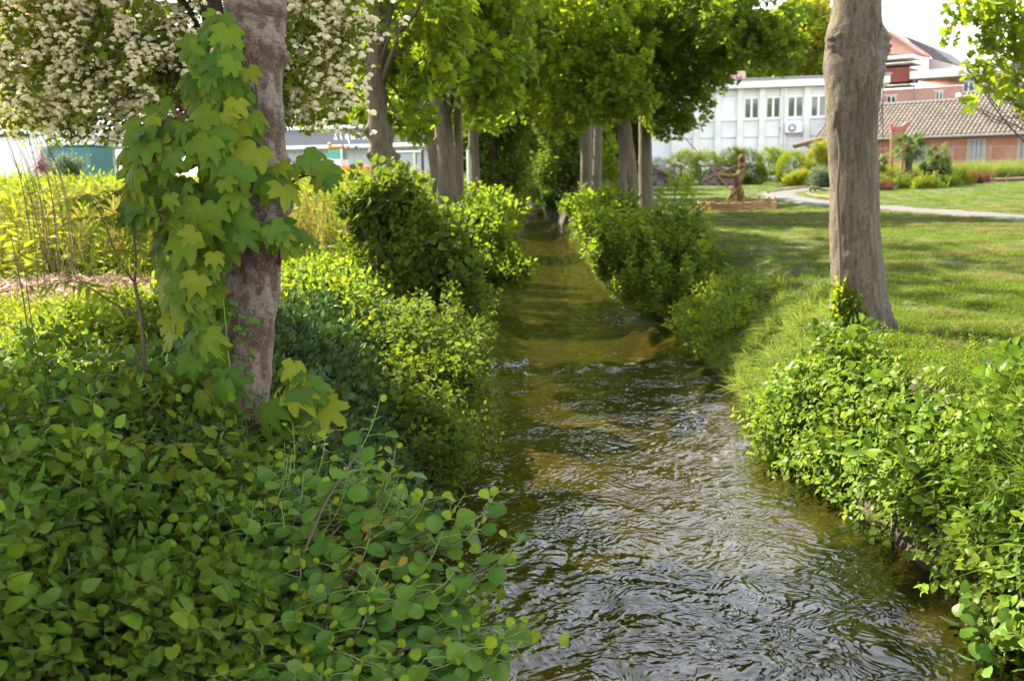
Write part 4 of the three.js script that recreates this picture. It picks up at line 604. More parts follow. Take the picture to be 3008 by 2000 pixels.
{
  const r = rng(200);
  cov('ivy_carpet', 'glossy dark ivy carpeting the left bank between the leaning trunk and the water', 'ivy', SP.ivy, LM.ivy, cover(r, 3000, [-3.4, -0.5], [-13, -5.0], (x, z) => leftOf(x, z, 0.0, 1.9) && N3(x * 0.8, z * 0.8, 2) > -0.55, { s: [0.6, 1.0], tilt: 1.2, az: 0.35, up: 0.03, j: 0.25, warm: 0.2 }));
  cov('leafy_undergrowth', 'light green leafy undergrowth on the left bank right of the leaning trunk', 'undergrowth', SP.small, LM.mid, cover(r, 2600, [-5.5, -0.6], [-17, -8.2], (x, z) => leftOf(x, z, 0.6, 3.2) && (z < -10 || leftOf(x, z, 1.5, 3.2)) && N3(x * 0.7 + 4, z * 0.7, 2) > -0.35, { s: [0.8, 1.4], tilt: 0.9, j: 0.3, warm: 0.25 }));
  cov('bank_creeper', 'leafy creeper covering the left bank down to the water beyond the ivy', 'creeper', SP.bush, LM.deep, cover(r, 900, [-2.6, 0.6], [-48, -10.5], (x, z) => leftOf(x, z, -0.1, 1.1) && 14 / -z, { s: [0.45, 0.95], tilt: 1.2, az: 0.1, j: 0.3, warm: 0.25 }));
  cov('nettle_bed', 'nettles and tall herbs on the left bank behind the alder', 'nettles', SP.nettle, LM.nettle, cover(r, 1300, [-9, -1.6], [-10, -3.6], (x, z) => leftOf(x, z, 1.0, 9) && inView(x, z) && N3(x * 0.6, z * 0.6, 9) > -0.1, { s: [0.22, 0.5], tilt: 0.45, j: 0.25, warm: 0.2 }));
  cov('weed_bed', 'sunlit low weeds around the brush heap on the left', 'weeds', SP.weed, LM.weed, cover(r, 6000, [-10, -1.3], [-15, -3.4], (x, z) => leftOf(x, z, 0.7, 9.5) && inView(x, z) && (Math.hypot((x + 6.2) / 1.7, (z + 13.2) / 1.3) > 0.95 || r() < 0.12), { s: [0.25, 0.6], tilt: 0.7, j: 0.3, warm: 0.25 }));
  cov('vetch_patch', 'feathery vetch leaves scrambling among the nettles, left foreground', 'vetch', SP.vetch, LM.nettle, cover(r, 700, [-4.6, -1.2], [-7.5, -3.2], (x, z) => leftOf(x, z, 0.6, 4) && inView(x, z), { s: [0.4, 0.75], tilt: 0.8, up: 0.06, j: 0.25 }));
  cov('bright_weeds', 'bright sunlit weeds filling the waste ground on the far left', 'weeds', SP.weedTall, LM.weed, cover(r, 6500, [-24, -2], [-40, -13.5], (x, z) => leftOf(x, z, 1.5, 30) && inView(x, z, 2) && (z < -15 || r() < 0.4), { s: [0.8, 1.75], tilt: 0.4, j: 0.25, warm: 0.25 }));
  cov('meadow_grass', 'tall yellow grass among the weeds on the far left', 'grass', TU.meadow, LM.grass, cover(r, 6500, [-36, -2], [-64, -14], (x, z) => leftOf(x, z, 1.2, 40) && inView(x, z, 2), { s: [0.8, 1.7], tilt: 0.4, j: 0.3, warm: 0.2 }));
  cov('reed_thicket', 'golden reed thicket behind the hazel bush, right of the leaning trunk', 'reeds', TU.reed = tuft(9, 26, 1.5, 0.25, 0.35, 0.016, [[0.34, 0.25, 0.07], [0.28, 0.24, 0.05], [0.16, 0.18, 0.03]]), LM.grass, cover(r, 520, [-10, -1.8], [-20, -14.5], (x, z) => leftOf(x, z, 1.2, 9), { s: [0.7, 1.15], tilt: 0.3, j: 0.25 }));
}
// foreground left: brambles, elder and hop under the bridge
shrub('bramble_bush', 'dense broad-leaved bramble filling the bottom left corner', 'bramble', foot(-1.7, -3.4), B([[80, 1660, 4.3, 0.5, 0.26, 0.5, 150], [260, 1740, 4.1, 0.5, 0.26, 0.5, 160], [430, 1800, 3.9, 0.45, 0.24, 0.5, 140], [120, 1870, 3.7, 0.5, 0.22, 0.4, 150], [330, 1950, 3.5, 0.45, 0.2, 0.4, 130], [600, 1900, 3.7, 0.4, 0.22, 0.4, 120], [560, 1700, 4.3, 0.45, 0.2, 0.5, 120], [40, 1990, 3.4, 0.3, 0.2, 0.3, 60], [380, 1620, 4.7, 0.5, 0.2, 0.5, 130], [130, 1540, 4.9, 0.6, 0.18, 0.5, 140], [620, 1560, 4.7, 0.4, 0.16, 0.4, 90]]), SP.hop, LM.nettle, { seed: 6, s: [0.42, 0.8], stems: 2, thick: 0.006, up: 0.6, j: 0.3, warm: 0.2, shrink: 0.9, thin: 0.8, gap: 0.5, gapScale: 3.2, shoots: 0 });
shrub('elder_bush', 'elder with feathery compound leaves above the brambles, left foreground', 'bush', foot(-1.9, -5.0), B([[150, 1420, 5.4, 0.6, 0.10, 0.5, 40], [400, 1450, 5.2, 0.5, 0.10, 0.5, 40], [560, 1440, 5.1, 0.35, 0.08, 0.4, 24], [250, 1520, 4.9, 0.5, 0.08, 0.4, 30]]), SP.elder, LM.nettle, { seed: 7, shoots: 0, s: [0.3, 0.5], stems: 1, thick: 0.006, up: 0.7, thin: 1 });
shrub('ash_seedling', 'ash seedlings with drooping leaflets left of the slim sapling', 'seedling', foot(-2.2, -6.2), B([[300, 1290, 6.1, 0.4, 0.06, 0.4, 14], [520, 1370, 5.5, 0.3, 0.06, 0.3, 12]]), SP.ash, LM.nettle, { seed: 8, shoots: 0, s: [0.28, 0.45], stems: 1, thick: 0.005, up: 0.8, thin: 1 });
{
  const r = rng(620), near = (x, z) => leftOf(x, z, 0.45, 3) && inView(x, z);
  cov('young_nettles', 'young nettles poking up through the brambles, bottom left', 'nettles', SP.nettle, LM.nettle, cover(r, 260, [-3.4, -1.2], [-5.6, -3.0], near, { s: [0.4, 0.95], tilt: 0.5, up: 0.05, j: 0.3, warm: 0.25 }));
  cov('mixed_herbs', 'small mixed herbs between the brambles and the leaning trunk', 'herbs', SP.weed, LM.nettle, cover(r, 260, [-3.6, -1.1], [-6.2, -3.2], near, { s: [0.5, 1.0], tilt: 0.7, up: 0.18, j: 0.35, warm: 0.3 }));
}
{
  // slim sapling in front of the leaning trunk
  const base = gpx(440, 1400); base.copy(P(442, 1420, 5.5)); const t = thing('ash_sapling', 'slim bare-stemmed sapling with a few feathery leaves, left of the leaning trunk', 'sapling', base);
  const pt = (x, y, d = 5.5) => P(x, y, d), r = rng(301);
  part('trunk', tube([pt(446, 1560), pt(440, 1370), pt(434, 1250), pt(425, 1100), pt(412, 930), pt(394, 830)], [0.013, 0.012, 0.011, 0.010, 0.010], 8, 40), std({ ...barkGrey, color: rgb(0.75, 0.7, 0.62), bumpScale: 0.003, roughness: 0.9 }), t);
  const br = [[[394, 830], [365, 790], [335, 735], [300, 640], [255, 570]], [[394, 830], [398, 770], [392, 690], [380, 620], [345, 560]], [[405, 930], [330, 890], [270, 850], [220, 825]], [[420, 1100], [390, 1090], [340, 1070]]];
  part('branch', merge(br.map((b) => tube(b.map(([x, y], k) => pt(x, y, 5.5 - 0.08 * k)), [0.007, 0.005, 0.003], 6, 16))), M.twigBrown, t);
  for (const [x, y, n] of [[300, 640, 4], [255, 570, 4], [345, 560, 4], [335, 735, 4], [390, 690, 3], [220, 825, 3], [380, 620, 3], [340, 1070, 2], [430, 1290, 3]]) for (let k = 0; k < n; k++) {
    const m = part('leaf', PIN.ash, LM.weed, t, true), a = k / n * 6.28 + r(); frame(pt(x, y, 5.35), V(Math.cos(a), 0.15 - 0.5 * r(), Math.sin(a) * 0.8), V(0, 1, 0.25).add(R3(r).multiplyScalar(0.3)), 0.55 + 0.35 * r()).decompose(m.position, m.quaternion, m.scale); m.position.sub(base);
  }
}
{
  const st = [[[412, 1300], [450, 1380], [492, 1462], [506, 1560], [500, 1700]], [[478, 1320], [492, 1400], [494, 1462]], [[545, 1400], [520, 1440], [496, 1465]], [[700, 930], [705, 1060], [722, 1240], [740, 1420], [752, 1500]], [[655, 880], [668, 1020], [690, 1220], [700, 1340]]];
  const t = thing('elder_sapling', 'dark forked stem rising through the leaves, lower left', 'sapling', P(500, 1700, 4.7)); part('stalk', merge(st.slice(0, 3).map((b) => tube(b.map(([x, y]) => P(x, y, 4.7)), [0.006, 0.007, 0.009], 6, 16))), M.twigBrown, t);
  const lb = new GB(), r = rng(305); for (const [x, y] of [[412, 1300], [450, 1380], [478, 1320], [545, 1400]]) for (let k = 0; k < 3; k++) { const a = r() * 6.28; lb.add(PIN.elder, frame(P(x, y, 4.66), V(Math.cos(a), 0.2, Math.sin(a)), V(0, 1, 0.3), 0.6 + 0.3 * r())); } part('foliage', lb.done(), LM.weed, t);
  st.slice(3).forEach((b, k) => {
    const q = thing('birch_seedling', ['thin young stem with small pale leaves in front of the leaning trunk', 'thinner young stem with small leaves at the left edge of the leaning trunk'][k], 'seedling', P(...b[b.length - 1], 5.3));
    part('stalk', tube(b.map(([x, y]) => P(x, y, 5.3)), [0.002, 0.004, 0.006], 6, 20), k ? M.twigGreen : M.twigBrown, q);
    const c = new THREE.CatmullRomCurve3(b.map(([x, y]) => P(x, y, 5.3))), lf = new GB(); for (let i = 0; i < 34; i++) { const p = c.getPoint(0.02 + 0.75 * i / 34), a = i * 2.4, e = p.clone().add(V(Math.cos(a), 0.1, Math.sin(a)).multiplyScalar(0.02 + 0.06 * r())); lf.add(L.ovateNear, frame(e, V(Math.cos(a), -0.2, Math.sin(a)), V(0, 1, 0.35).add(R3(r).multiplyScalar(0.3)), 0.035 + 0.03 * r()), [1, 1, 1].map(() => 0.8 + 0.4 * r())); }
    part('foliage', lf.done(), LM.alder, q);
  });
}
{
  // the alder at the bridge: round pleated leaves, the nearest ones each a mesh
  const base = V(-1.05, 0.3, -4.1), t = thing('alder_shrub', 'alder with round pleated leaves in the foreground, leaning over the near water', 'alder', base), r = rng(400);
  const tips = [[1120, 1190, 4.6], [1165, 1330, 4.5], [960, 1280, 4.7], [860, 1270, 4.8], [760, 1390, 4.7], [1030, 1370, 4.5], [660, 1500, 4.6], [1255, 1490, 4.2], [1370, 1480, 4.1], [1465, 1470, 4.0], [1545, 1590, 3.9], [1510, 1660, 3.9], [1595, 1850, 3.6], [1570, 1940, 3.5], [1500, 1880, 3.5], [1090, 1570, 4.0], [1120, 1700, 3.8], [1420, 1560, 4.0], [1300, 1600, 4.0]];
  for (let k = 0; k < 150; k++) { const y = lerp(1330, 2060, Math.pow(r(), 0.8)), x0 = lerp(760, 620, (y - 1330) / 700), x1 = lerp(1080, 1540, Math.pow(clamp((y - 1330) / 560), 0.7)); tips.push([lerp(x0, x1, r()), y, lerp(4.7, 3.45, (y - 1330) / 730) + (r() - 0.5) * 0.45]); }
  const wood = [], green = [], leaves = [];
  for (const [x, y, d] of tips) {
    const tip = P(x, y, d), root = base.clone().add(V((r() - 0.5) * 0.5, 0, (r() - 0.5) * 0.8)), mid = root.clone().lerp(tip, 0.55).add(V(0, 0.10 + 0.1 * r(), 0.05));
    const pre = tip.clone().lerp(mid, 0.35).add(V(0, -0.03, 0)), line = new THREE.CatmullRomCurve3([root, mid, pre, tip.clone().add(V(0, 0.05, 0))]), N = 13;
    wood.push(tube([root, mid, pre], [0.010, 0.006, 0.004], 6, 10)); green.push(tube([pre, pre.clone().lerp(tip, 0.5).add(V(0.005, 0.01, 0)), tip.clone().add(V(0, 0.05, 0))], [0.0024, 0.002, 0.0012], 5, 6));
    for (let i = 0; i < N; i++) {
      const s = 0.42 + 0.58 * i / N, p = line.getPoint(s), a = i * 2.6 + r() * 0.8, lat = V(Math.cos(a), 0.15, Math.sin(a)), twig = r() < 0.55 ? 0.03 + 0.10 * r() : 0.012, e = p.clone().addScaledVector(lat, twig);
      if (twig > 0.02) green.push(tube([p, p.clone().lerp(e, 0.5).add(V(0, 0.008, 0)), e], [0.002, 0.0015, 0.001], 4, 3));
      const young = i >= N - 3, size = (young ? lerp(0.022, 0.05, r()) : lerp(0.058, 0.094, r()));
      leaves.push({ e, m: frame(e, lat.clone().add(V(0, (young ? 0.8 : -0.15) - 0.3 * r(), 0)).add(R3(r).multiplyScalar(0.35)), V(0, 1, 0.45).add(R3(r).multiplyScalar(0.55)), size), young, red: y > 1500 && y < 1760 && x > 1040 && x < 1130 && young, c: tint(r, 0.22, 0.14) });
    }
  }
  part('stem', merge(wood), M.twigBrown, t); part('shoot', merge(green), M.twigGreen, t);
  const shades = [0, 1, 2, 3, 4].map((k) => leafMat(...[[0.095, 0.185, 0.018], [0.122, 0.21, 0.015], [0.072, 0.155, 0.022], [0.22, 0.29, 0.012], [0.20, 0.135, 0.025]][k], { transmission: 0.40, clearcoat: 0.5, clearcoatRoughness: 0.34, vertexColors: false }));
  const cam = camera.position, front = leaves.filter((l) => { const q = l.e.clone().project(camera); return Math.abs(q.x) < 1.02 && Math.abs(q.y) < 1.02; }).sort((a, b) => a.e.distanceTo(cam) / a.m.getMaxScaleOnAxis() - b.e.distanceTo(cam) / b.m.getMaxScaleOnAxis());
  const near = new Set(front.slice(0, 300));
  for (const l of near) { const m = part('leaf', L.roundNear, shades[l.red ? 4 : l.young ? 3 : Math.floor(r() * 3)], t, true); l.m.decompose(m.position, m.quaternion, m.scale); m.position.sub(base); }
  L.roundNear1 = L.roundNear.clone();
  copies('foliage', L.roundNear1, leafMat(0.098, 0.188, 0.018, { transmission: 0.40, clearcoat: 0.5, clearcoatRoughness: 0.34, vertexColors: false }), leaves.filter((l) => !near.has(l)).map((l) => ({ m: l.m, c: l.c.multiply(l.red ? rgb(2.4, 0.95, 0.9) : l.young ? rgb(2.1, 1.5, 0.7) : rgb(1, 1, 1)) })), t);
}
{
  // canes on the waste ground, and thin dead stems nearer by
  const r = rng(500);
  for (let k = 0; k < 12; k++) { const x = 130 * r() - 10, y = 350 + 130 * r(), d = 10.5 + 4 * r(), l = 55 + 70 * r(), b = P(x + l, y + 330 + 160 * r(), d), t = thing('dry_cane', null, null, b, 'dry canes leaning left on the waste ground'); tag(t, 'thin dry cane leaning left among the bright weeds at the left edge', 'cane'); part('stalk', tube([b, P(x + l * 0.62, y + 160, d), P(x, y, d)], [0.008, 0.006, 0.002], 5, 10), M.twigBrown, t); }
  [[[30, 690], [70, 900], [95, 1120], [112, 1330]], [[75, 830], [100, 1000], [128, 1120]], [[62, 1080], [85, 1220], [108, 1340]], [[238, 1150], [245, 1220], [258, 1310]]].forEach((b, k) => { const q = b.map(([x, y]) => P(x, y, 6.6)), t = thing('dead_stem', ['longest thin dead stem at the left edge, below the canes', 'short thin dead stem right of the longest one, left edge', 'lowest thin dead stem at the left edge', 'thin dead stem left of the slim sapling'][k], 'stem', q[q.length - 1]); part('stalk', tube(q, [0.003, 0.005, 0.006], 5, 14), M.twigBrown, t); });
  // heap of cut brush
  const c = gpx(200, 870), t = thing('brush_heap', 'sunlit heap of dry cut twigs and leaf litter on the left', 'brush heap', c), b = new GB(), cyl = new THREE.CylinderGeometry(0.6, 1, 1, 4, 1);
  for (let k = 0; k < 2600; k++) { const a = r() * 6.283, q = Math.sqrt(r()), x = c.x + Math.cos(a) * q * 1.9, z = c.z + Math.sin(a) * q * 1.4, y = ground(x, z) + 0.24 * (1 - q * q) * r() + 0.01, v = 0.7 + 0.6 * r(), col = [0.46 * v, 0.34 * v, 0.25 * v]; b.add(cyl, frame(V(x, y, z), V(r() - 0.5, (r() - 0.5) * 0.35, r() - 0.5), UP, 1).scale(V(0.004 + 0.004 * r(), 0.15 + 0.4 * r(), 0.005)), col); }
  const pl = new THREE.PlaneGeometry(1, 0.6); for (let k = 0; k < 2600; k++) { const a = r() * 6.283, q = Math.sqrt(r()), x = c.x + Math.cos(a) * q * 2.1, z = c.z + Math.sin(a) * q * 1.6, v = 0.7 + 0.6 * r(); b.add(pl, frame(V(x, ground(x, z) + 0.22 * (1 - q * q) * (0.5 + 0.5 * r()) + 0.02, z), V(r() - 0.5, (r() - 0.5) * 0.6, r() - 0.5), UP.clone().add(R3(r).multiplyScalar(0.6)), 0.05 + 0.06 * r()), [0.42 * v, 0.28 * v, 0.20 * v]); }
  tag(part('twig', b.done(), std({ color: rgb(1, 1, 1), vertexColors: true, roughness: 0.9, side: THREE.DoubleSide }), t), null, null, null, 'stuff');
}

// ---------------------------------------------------------------- right bank and lawn
{
  const r = rng(600), pathPts = [[3600, 690], [3008, 642], [2800, 625], [2600, 612], [2450, 602], [2360, 590], [2300, 578], [2285, 568], [2330, 559], [2400, 554], [2470, 552]].map(([x, y]) => gpx(x, y)), pc = new THREE.CatmullRomCurve3(pathPts).getPoints(120);
  const onPath = (x, z) => pc.some((p) => (p.x - x) ** 2 + (p.z - z) ** 2 < 0.64);
  const lawn = []; const trunk = V(3.32, 0, -9.7);
  for (let k = 0; k < 16500; k++) { const d = 6.5 + 52 * Math.pow(r(), 1.35), x = lerp(edgeR(d) + 0.7, 0.53 * d + 1.5, r()), z = -d; if (onPath(x, z) || Math.hypot(x - trunk.x, z - trunk.z) < 0.3) continue; lawn.push({ m: stand(onGround(x, z, -0.005), V(lerp(0.9, 1.5, r()), lerp(0.6, 1.15, r()) * (1 + 0.5 * N3(x, z, 3)), 1.2), r() * 6.283, 0.25 * r(), r() * 6.28), c: tint(r, 0.16, 0.1).multiplyScalar(1 + 0.22 * N3(x * 0.5, z * 0.5, 4) + 0.22 * N3(x * 1.6, z * 2.4, 8)) }); }
  cov('lawn_grass', 'mown green lawn on the right with streaks of cuttings', 'lawn', TU.lawn, LM.grass, lawn);
  cov('grass_cuttings', 'pale dry grass cuttings lying in streaks on the lawn', 'cuttings', TU.straw, LM.grass, cover(r, 2600, [3.6, 16], [-30, -8.2], (x, z) => rightOf(x, z, 0.9, 14) && inView(x, z) && N3(x * 0.35 + z * 0.2, z * 1.1, 6) > 0.12 && !onPath(x, z), { s: [0.7, 1.2], tilt: 0.2 }));
  cov('long_grass', 'long fine grass hanging over the right bank left of the thick trunk', 'grass', TU.fine, LM.grass, cover(r, 1000, [2.2, 4.6], [-15.5, -9.6], (x, z) => rightOf(x, z, 0.0, 1.1), { s: [0.4, 1.0], tilt: 0.8, az: Math.PI, j: 0.25 }));
  cov('bank_creeper', 'leafy creeper covering the right bank down to the water beyond the young alder', 'creeper', SP.bush, LM.deep, cover(r, 700, [2.3, 4], [-48, -18], (x, z) => rightOf(x, z, -0.1, 0.9) && 20 / -z, { s: [0.45, 0.95], tilt: 1.2, az: Math.PI, j: 0.3, warm: 0.25 }));
  cov('low_weeds', 'short clover and weeds at the lawn edge right of the thick trunk', 'weeds', SP.weed, LM.mid, cover(r, 700, [2.9, 6.5], [-9.2, -6], (x, z) => rightOf(x, z, 0.4, 4) && inView(x, z), { s: [0.14, 0.3], tilt: 0.6, j: 0.3, warm: 0.25 }));
  cov('bank_herbs', 'leafy herbs and ferns on the right bank below the young alder', 'herbs', SP.bush, LM.mid, cover(r, 420, [2.2, 4.6], [-20.5, -13.2], (x, z) => rightOf(x, z, 0.0, 0.75), { s: [0.4, 0.9], tilt: 1.1, az: Math.PI, j: 0.3, warm: 0.25 }));
  cov('bank_ferns', 'feathery leaves along the right bank edge before the lawn', 'ferns', SP.ash, LM.mid, cover(r, 90, [2.6, 4.4], [-18.5, -13.4], (x, z) => rightOf(x, z, 0.2, 1.0), { s: [0.4, 0.65], tilt: 0.8, j: 0.25 }));
  cov('bank_creeper', 'creeping leaves hanging down the near right bank to the water', 'creeper', SP.bramble, LM.nettle, cover(r, 560, [2.2, 4.4], [-9.6, -4.2], (x, z) => rightOf(x, z, -0.05, 0.55), { s: [0.4, 0.8], tilt: 1.2, az: Math.PI, j: 0.3, warm: 0.2 }));
  cov('bramble_patch', 'broad-leaved bramble scrambling over the near right bank', 'bramble', SP.hop, LM.nettle, cover(r, 420, [2.4, 6.5], [-9.2, -4], (x, z) => rightOf(x, z, 0.05, 2.6) && inView(x, z) && (z > -6.6 || x < 3.0), { s: [0.7, 1.15], tilt: 0.9, up: 0.10, j: 0.3, warm: 0.2 }));
  cov('nettle_bed', 'nettles and leafy herbs on the near right bank', 'nettles', SP.nettle, LM.nettle, cover(r, 800, [2.5, 7], [-8.2, -3.6], (x, z) => rightOf(x, z, 0.15, 3.4) && inView(x, z) && ground(x, z) > 0.25 && (z > -6.6 || x < 3.0) && N3(x * 1.3, z * 1.3, 7) > -0.3, { s: [0.22, 0.48], tilt: 0.6, j: 0.25, warm: 0.2 }));
  cov('weed_bed', 'low weeds between the lawn and the nettles, near right', 'weeds', SP.weed, LM.nettle, cover(r, 1000, [2.6, 7], [-8.6, -4], (x, z) => rightOf(x, z, 0.1, 3.8) && inView(x, z) && (z > -7.2 || x < 3.0), { s: [0.22, 0.5], tilt: 0.7, j: 0.3 }));
  cov('tall_grass', 'arching tall green grass at the right edge of the near bank', 'grass', TU.tall, LM.grass, cover(r, 330, [2.8, 6], [-8.6, -3.8], (x, z) => rightOf(x, z, 0.3, 2.6) && inView(x, z) && N3(x * 0.8, z * 0.8, 5) > 0.0 && z > -6.6, { s: [0.5, 1.0], tilt: 0.9, j: 0.25 }));
  shrub('bramble_bush', 'bramble with pale sunlit leaves hanging over the water below the thick trunk', 'bramble', foot(3.1, -8.6), B([[2350, 1270, 9.2, 0.25, 0.14, 0.3, 60], [2360, 1370, 8.8, 0.24, 0.18, 0.3, 60], [2440, 1420, 8.4, 0.26, 0.2, 0.3, 60], [2480, 1330, 8.6, 0.3, 0.16, 0.3, 56], [2560, 1450, 7.9, 0.2, 0.14, 0.3, 30], [2420, 1230, 9.2, 0.22, 0.08, 0.3, 20], [2640, 1400, 7.8, 0.3, 0.16, 0.3, 44], [2310, 1330, 9.0, 0.16, 0.16, 0.25, 26]]), SP.bramble, LM.nettle, { seed: 9, s: [0.5, 0.85], stems: 1, thick: 0.006, up: 0.3, j: 0.25 });
  shrub('bramble_bush', 'bramble sprays low over the water at the right edge', 'bramble', foot(3.2, -6.4), B([[2750, 1560, 7, 0.25, 0.2, 0.3, 44], [2840, 1680, 6.4, 0.2, 0.2, 0.3, 40], [2900, 1560, 6.6, 0.3, 0.2, 0.3, 50], [2950, 1800, 5.7, 0.18, 0.16, 0.3, 30], [2800, 1450, 7.4, 0.3, 0.2, 0.3, 44]]), SP.bramble, LM.nettle, { seed: 19, s: [0.6, 0.95], stems: 2, up: 0.3, j: 0.25 });
  shrub('alder_shoot', 'large pale round leaves at the lower right edge above the water', 'alder', foot(3.1, -5.2), B([[2960, 1870, 5.2, 0.14, 0.10, 0.2, 8], [3000, 1960, 4.9, 0.12, 0.12, 0.2, 10]]), SP.alderNear = sprig(23, { leaf: L.roundNear, n: 7, len: 0.3, size: [0.07, 0.10], droop: 0.3, flat: 1 }), LM.alder, { seed: 20, s: [0.8, 1.1], stems: 1 });
  // a few small purple flowers
  const fb = new GB(), pet = new THREE.CircleGeometry(1, 6); pet.rotateX(-Math.PI / 2); for (let k = 0; k < 6; k++) fb.add(pet, frame(V(Math.cos(k) * 0.6, 0.1 * (k % 3), Math.sin(k) * 0.6), V(Math.cos(k), 0.3, Math.sin(k)), V(0, 1, 0.3), 0.6));
  const fg = fb.done(), fm = std({ color: rgb(0.36, 0.14, 0.50), roughness: 0.8, side: THREE.DoubleSide });
  [[2700, 1105, 'left of the three'], [2706, 1130, 'just below another'], [2812, 1162, 'low and apart'], [2905, 1065, 'highest, near the lit patch']].forEach(([x, y, w]) => { const p = P(x, y, 7.4), t = thing('purple_flower', `small purple flower in the right-hand herbs, ${w}`, 'flower', p, 'purple flowers on the near right bank'); const m = part('petal', fg, fm, t, true); m.scale.setScalar(0.016); part('stalk', tube([V(p.x, ground(p.x, p.z), p.z), V(p.x + 0.03, (p.y + ground(p.x, p.z)) / 2, p.z), p], [0.003, 0.002, 0.002], 4, 6), M.twigGreen, t); });
}

// ---------------------------------------------------------------- buildings
// a wall's own axes: x along it from p0 to p1, y up, z out towards the bridge
function wall(p0, p1) {
  const x = p1.clone().sub(p0).setY(0), len = x.length(); x.normalize(); let z = x.clone().cross(UP); if (z.dot(camera.position.clone().sub(p0)) < 0) z.negate();
  const m = new THREE.Matrix4().makeBasis(x, UP, z).setPosition(p0), o = { m, len, x, z, p0, flip: x.clone().cross(UP).dot(z) < 0 };
  o.box = (x0, x1, y0, y1, z0, z1, bevel = 0) => box(x1 - x0, y1 - y0, Math.abs(z1 - z0), new THREE.Matrix4().makeTranslation((x0 + x1) / 2, (y0 + y1) / 2, (z0 + z1) / 2).premultiply(m), bevel);
  o.pt = (a, b, c = 0) => V(a, b, c).applyMatrix4(m);
  o.hit = (px, py) => { const a = at(px, py, 10), d = a.sub(camera.position), t = p0.clone().sub(camera.position).dot(z) / d.dot(z), q = camera.position.clone().addScaledVector(d, t).sub(p0); return [q.dot(x), q.y]; };   // where a sight line meets the wall
  return o;
}
const speck = rep(tex(256, 256, (x, y) => { const v = 0.88 + 0.16 * pfbm(x * 4, y * 4, 4, 5); return [v, v, v * 0.99]; }), 0.25, 0.25);
const BM = {
  render: std({ color: rgb(0.86, 0.84, 0.80), map: speck, roughness: 0.85 }), panel: std({ color: rgb(0.84, 0.84, 0.84), map: speck, roughness: 0.6 }), shutter: std({ color: rgb(0.84, 0.85, 0.87), roughness: 0.5 }),
  white: std({ color: rgb(0.80, 0.80, 0.79), roughness: 0.5 }), grey: std({ color: rgb(0.25, 0.25, 0.26), roughness: 0.7 }), dark: std({ color: rgb(0.05, 0.05, 0.055), roughness: 0.6 }), metal: std({ color: rgb(0.55, 0.56, 0.58), roughness: 0.4, metalness: 0.3 }),
  glass: phys({ color: rgb(0.9, 0.95, 0.93), roughness: 0.03, transmission: 1, thickness: 0, ior: 1.5, side: THREE.DoubleSide }), room: std({ color: rgb(0.20, 0.18, 0.14), roughness: 0.9 }),
  timber: std({ color: rgb(0.16, 0.10, 0.065), roughness: 0.85 }), pole: std({ ...barkGrey, color: rgb(1.1, 1.0, 0.9), bumpScale: 0.004, roughness: 0.9 }), slate: std({ color: rgb(0.11, 0.105, 0.115), map: speck, roughness: 0.8 }),
  teal: std({ color: rgb(0.05, 0.18, 0.18), map: speck, roughness: 0.55 }), orange: std({ color: rgb(0.72, 0.22, 0.02), roughness: 0.45 }), red: std({ color: rgb(0.30, 0.095, 0.075), roughness: 0.6 }),
};
const brickTex = (a, b, mortar) => rep(tex(512, 512, (x, y) => {
  const row = Math.floor(y * 16), fy = y * 16 - row, xx = x * 5 + (row % 2) * 0.5, colm = Math.floor(xx), fx = xx - colm, h = Math.abs(Math.sin((row * 37 + (colm % 5) * 91) * 12.9898) * 43758.5) % 1;
  if (fx < 0.045 || fy < 0.13) return mortar; const v = (0.75 + 0.5 * h) * (1 + 0.25 * pfbm(x * 32, y * 32, 32, 2)), m = h > 0.7 ? b : a; return m.map((c) => c * v);
}, true), 1 / 1.2, 1 / 1.2);
BM.brick = std({ map: brickTex([0.34, 0.12, 0.065], [0.26, 0.10, 0.06], [0.36, 0.30, 0.25]), roughness: 0.9 });
BM.brickPink = std({ map: brickTex([0.40, 0.19, 0.14], [0.34, 0.17, 0.13], [0.42, 0.35, 0.31]), roughness: 0.9 });
BM.tileRed = std({ map: brickTex([0.22, 0.05, 0.035], [0.17, 0.045, 0.03], [0.09, 0.02, 0.015]), roughness: 0.8 });
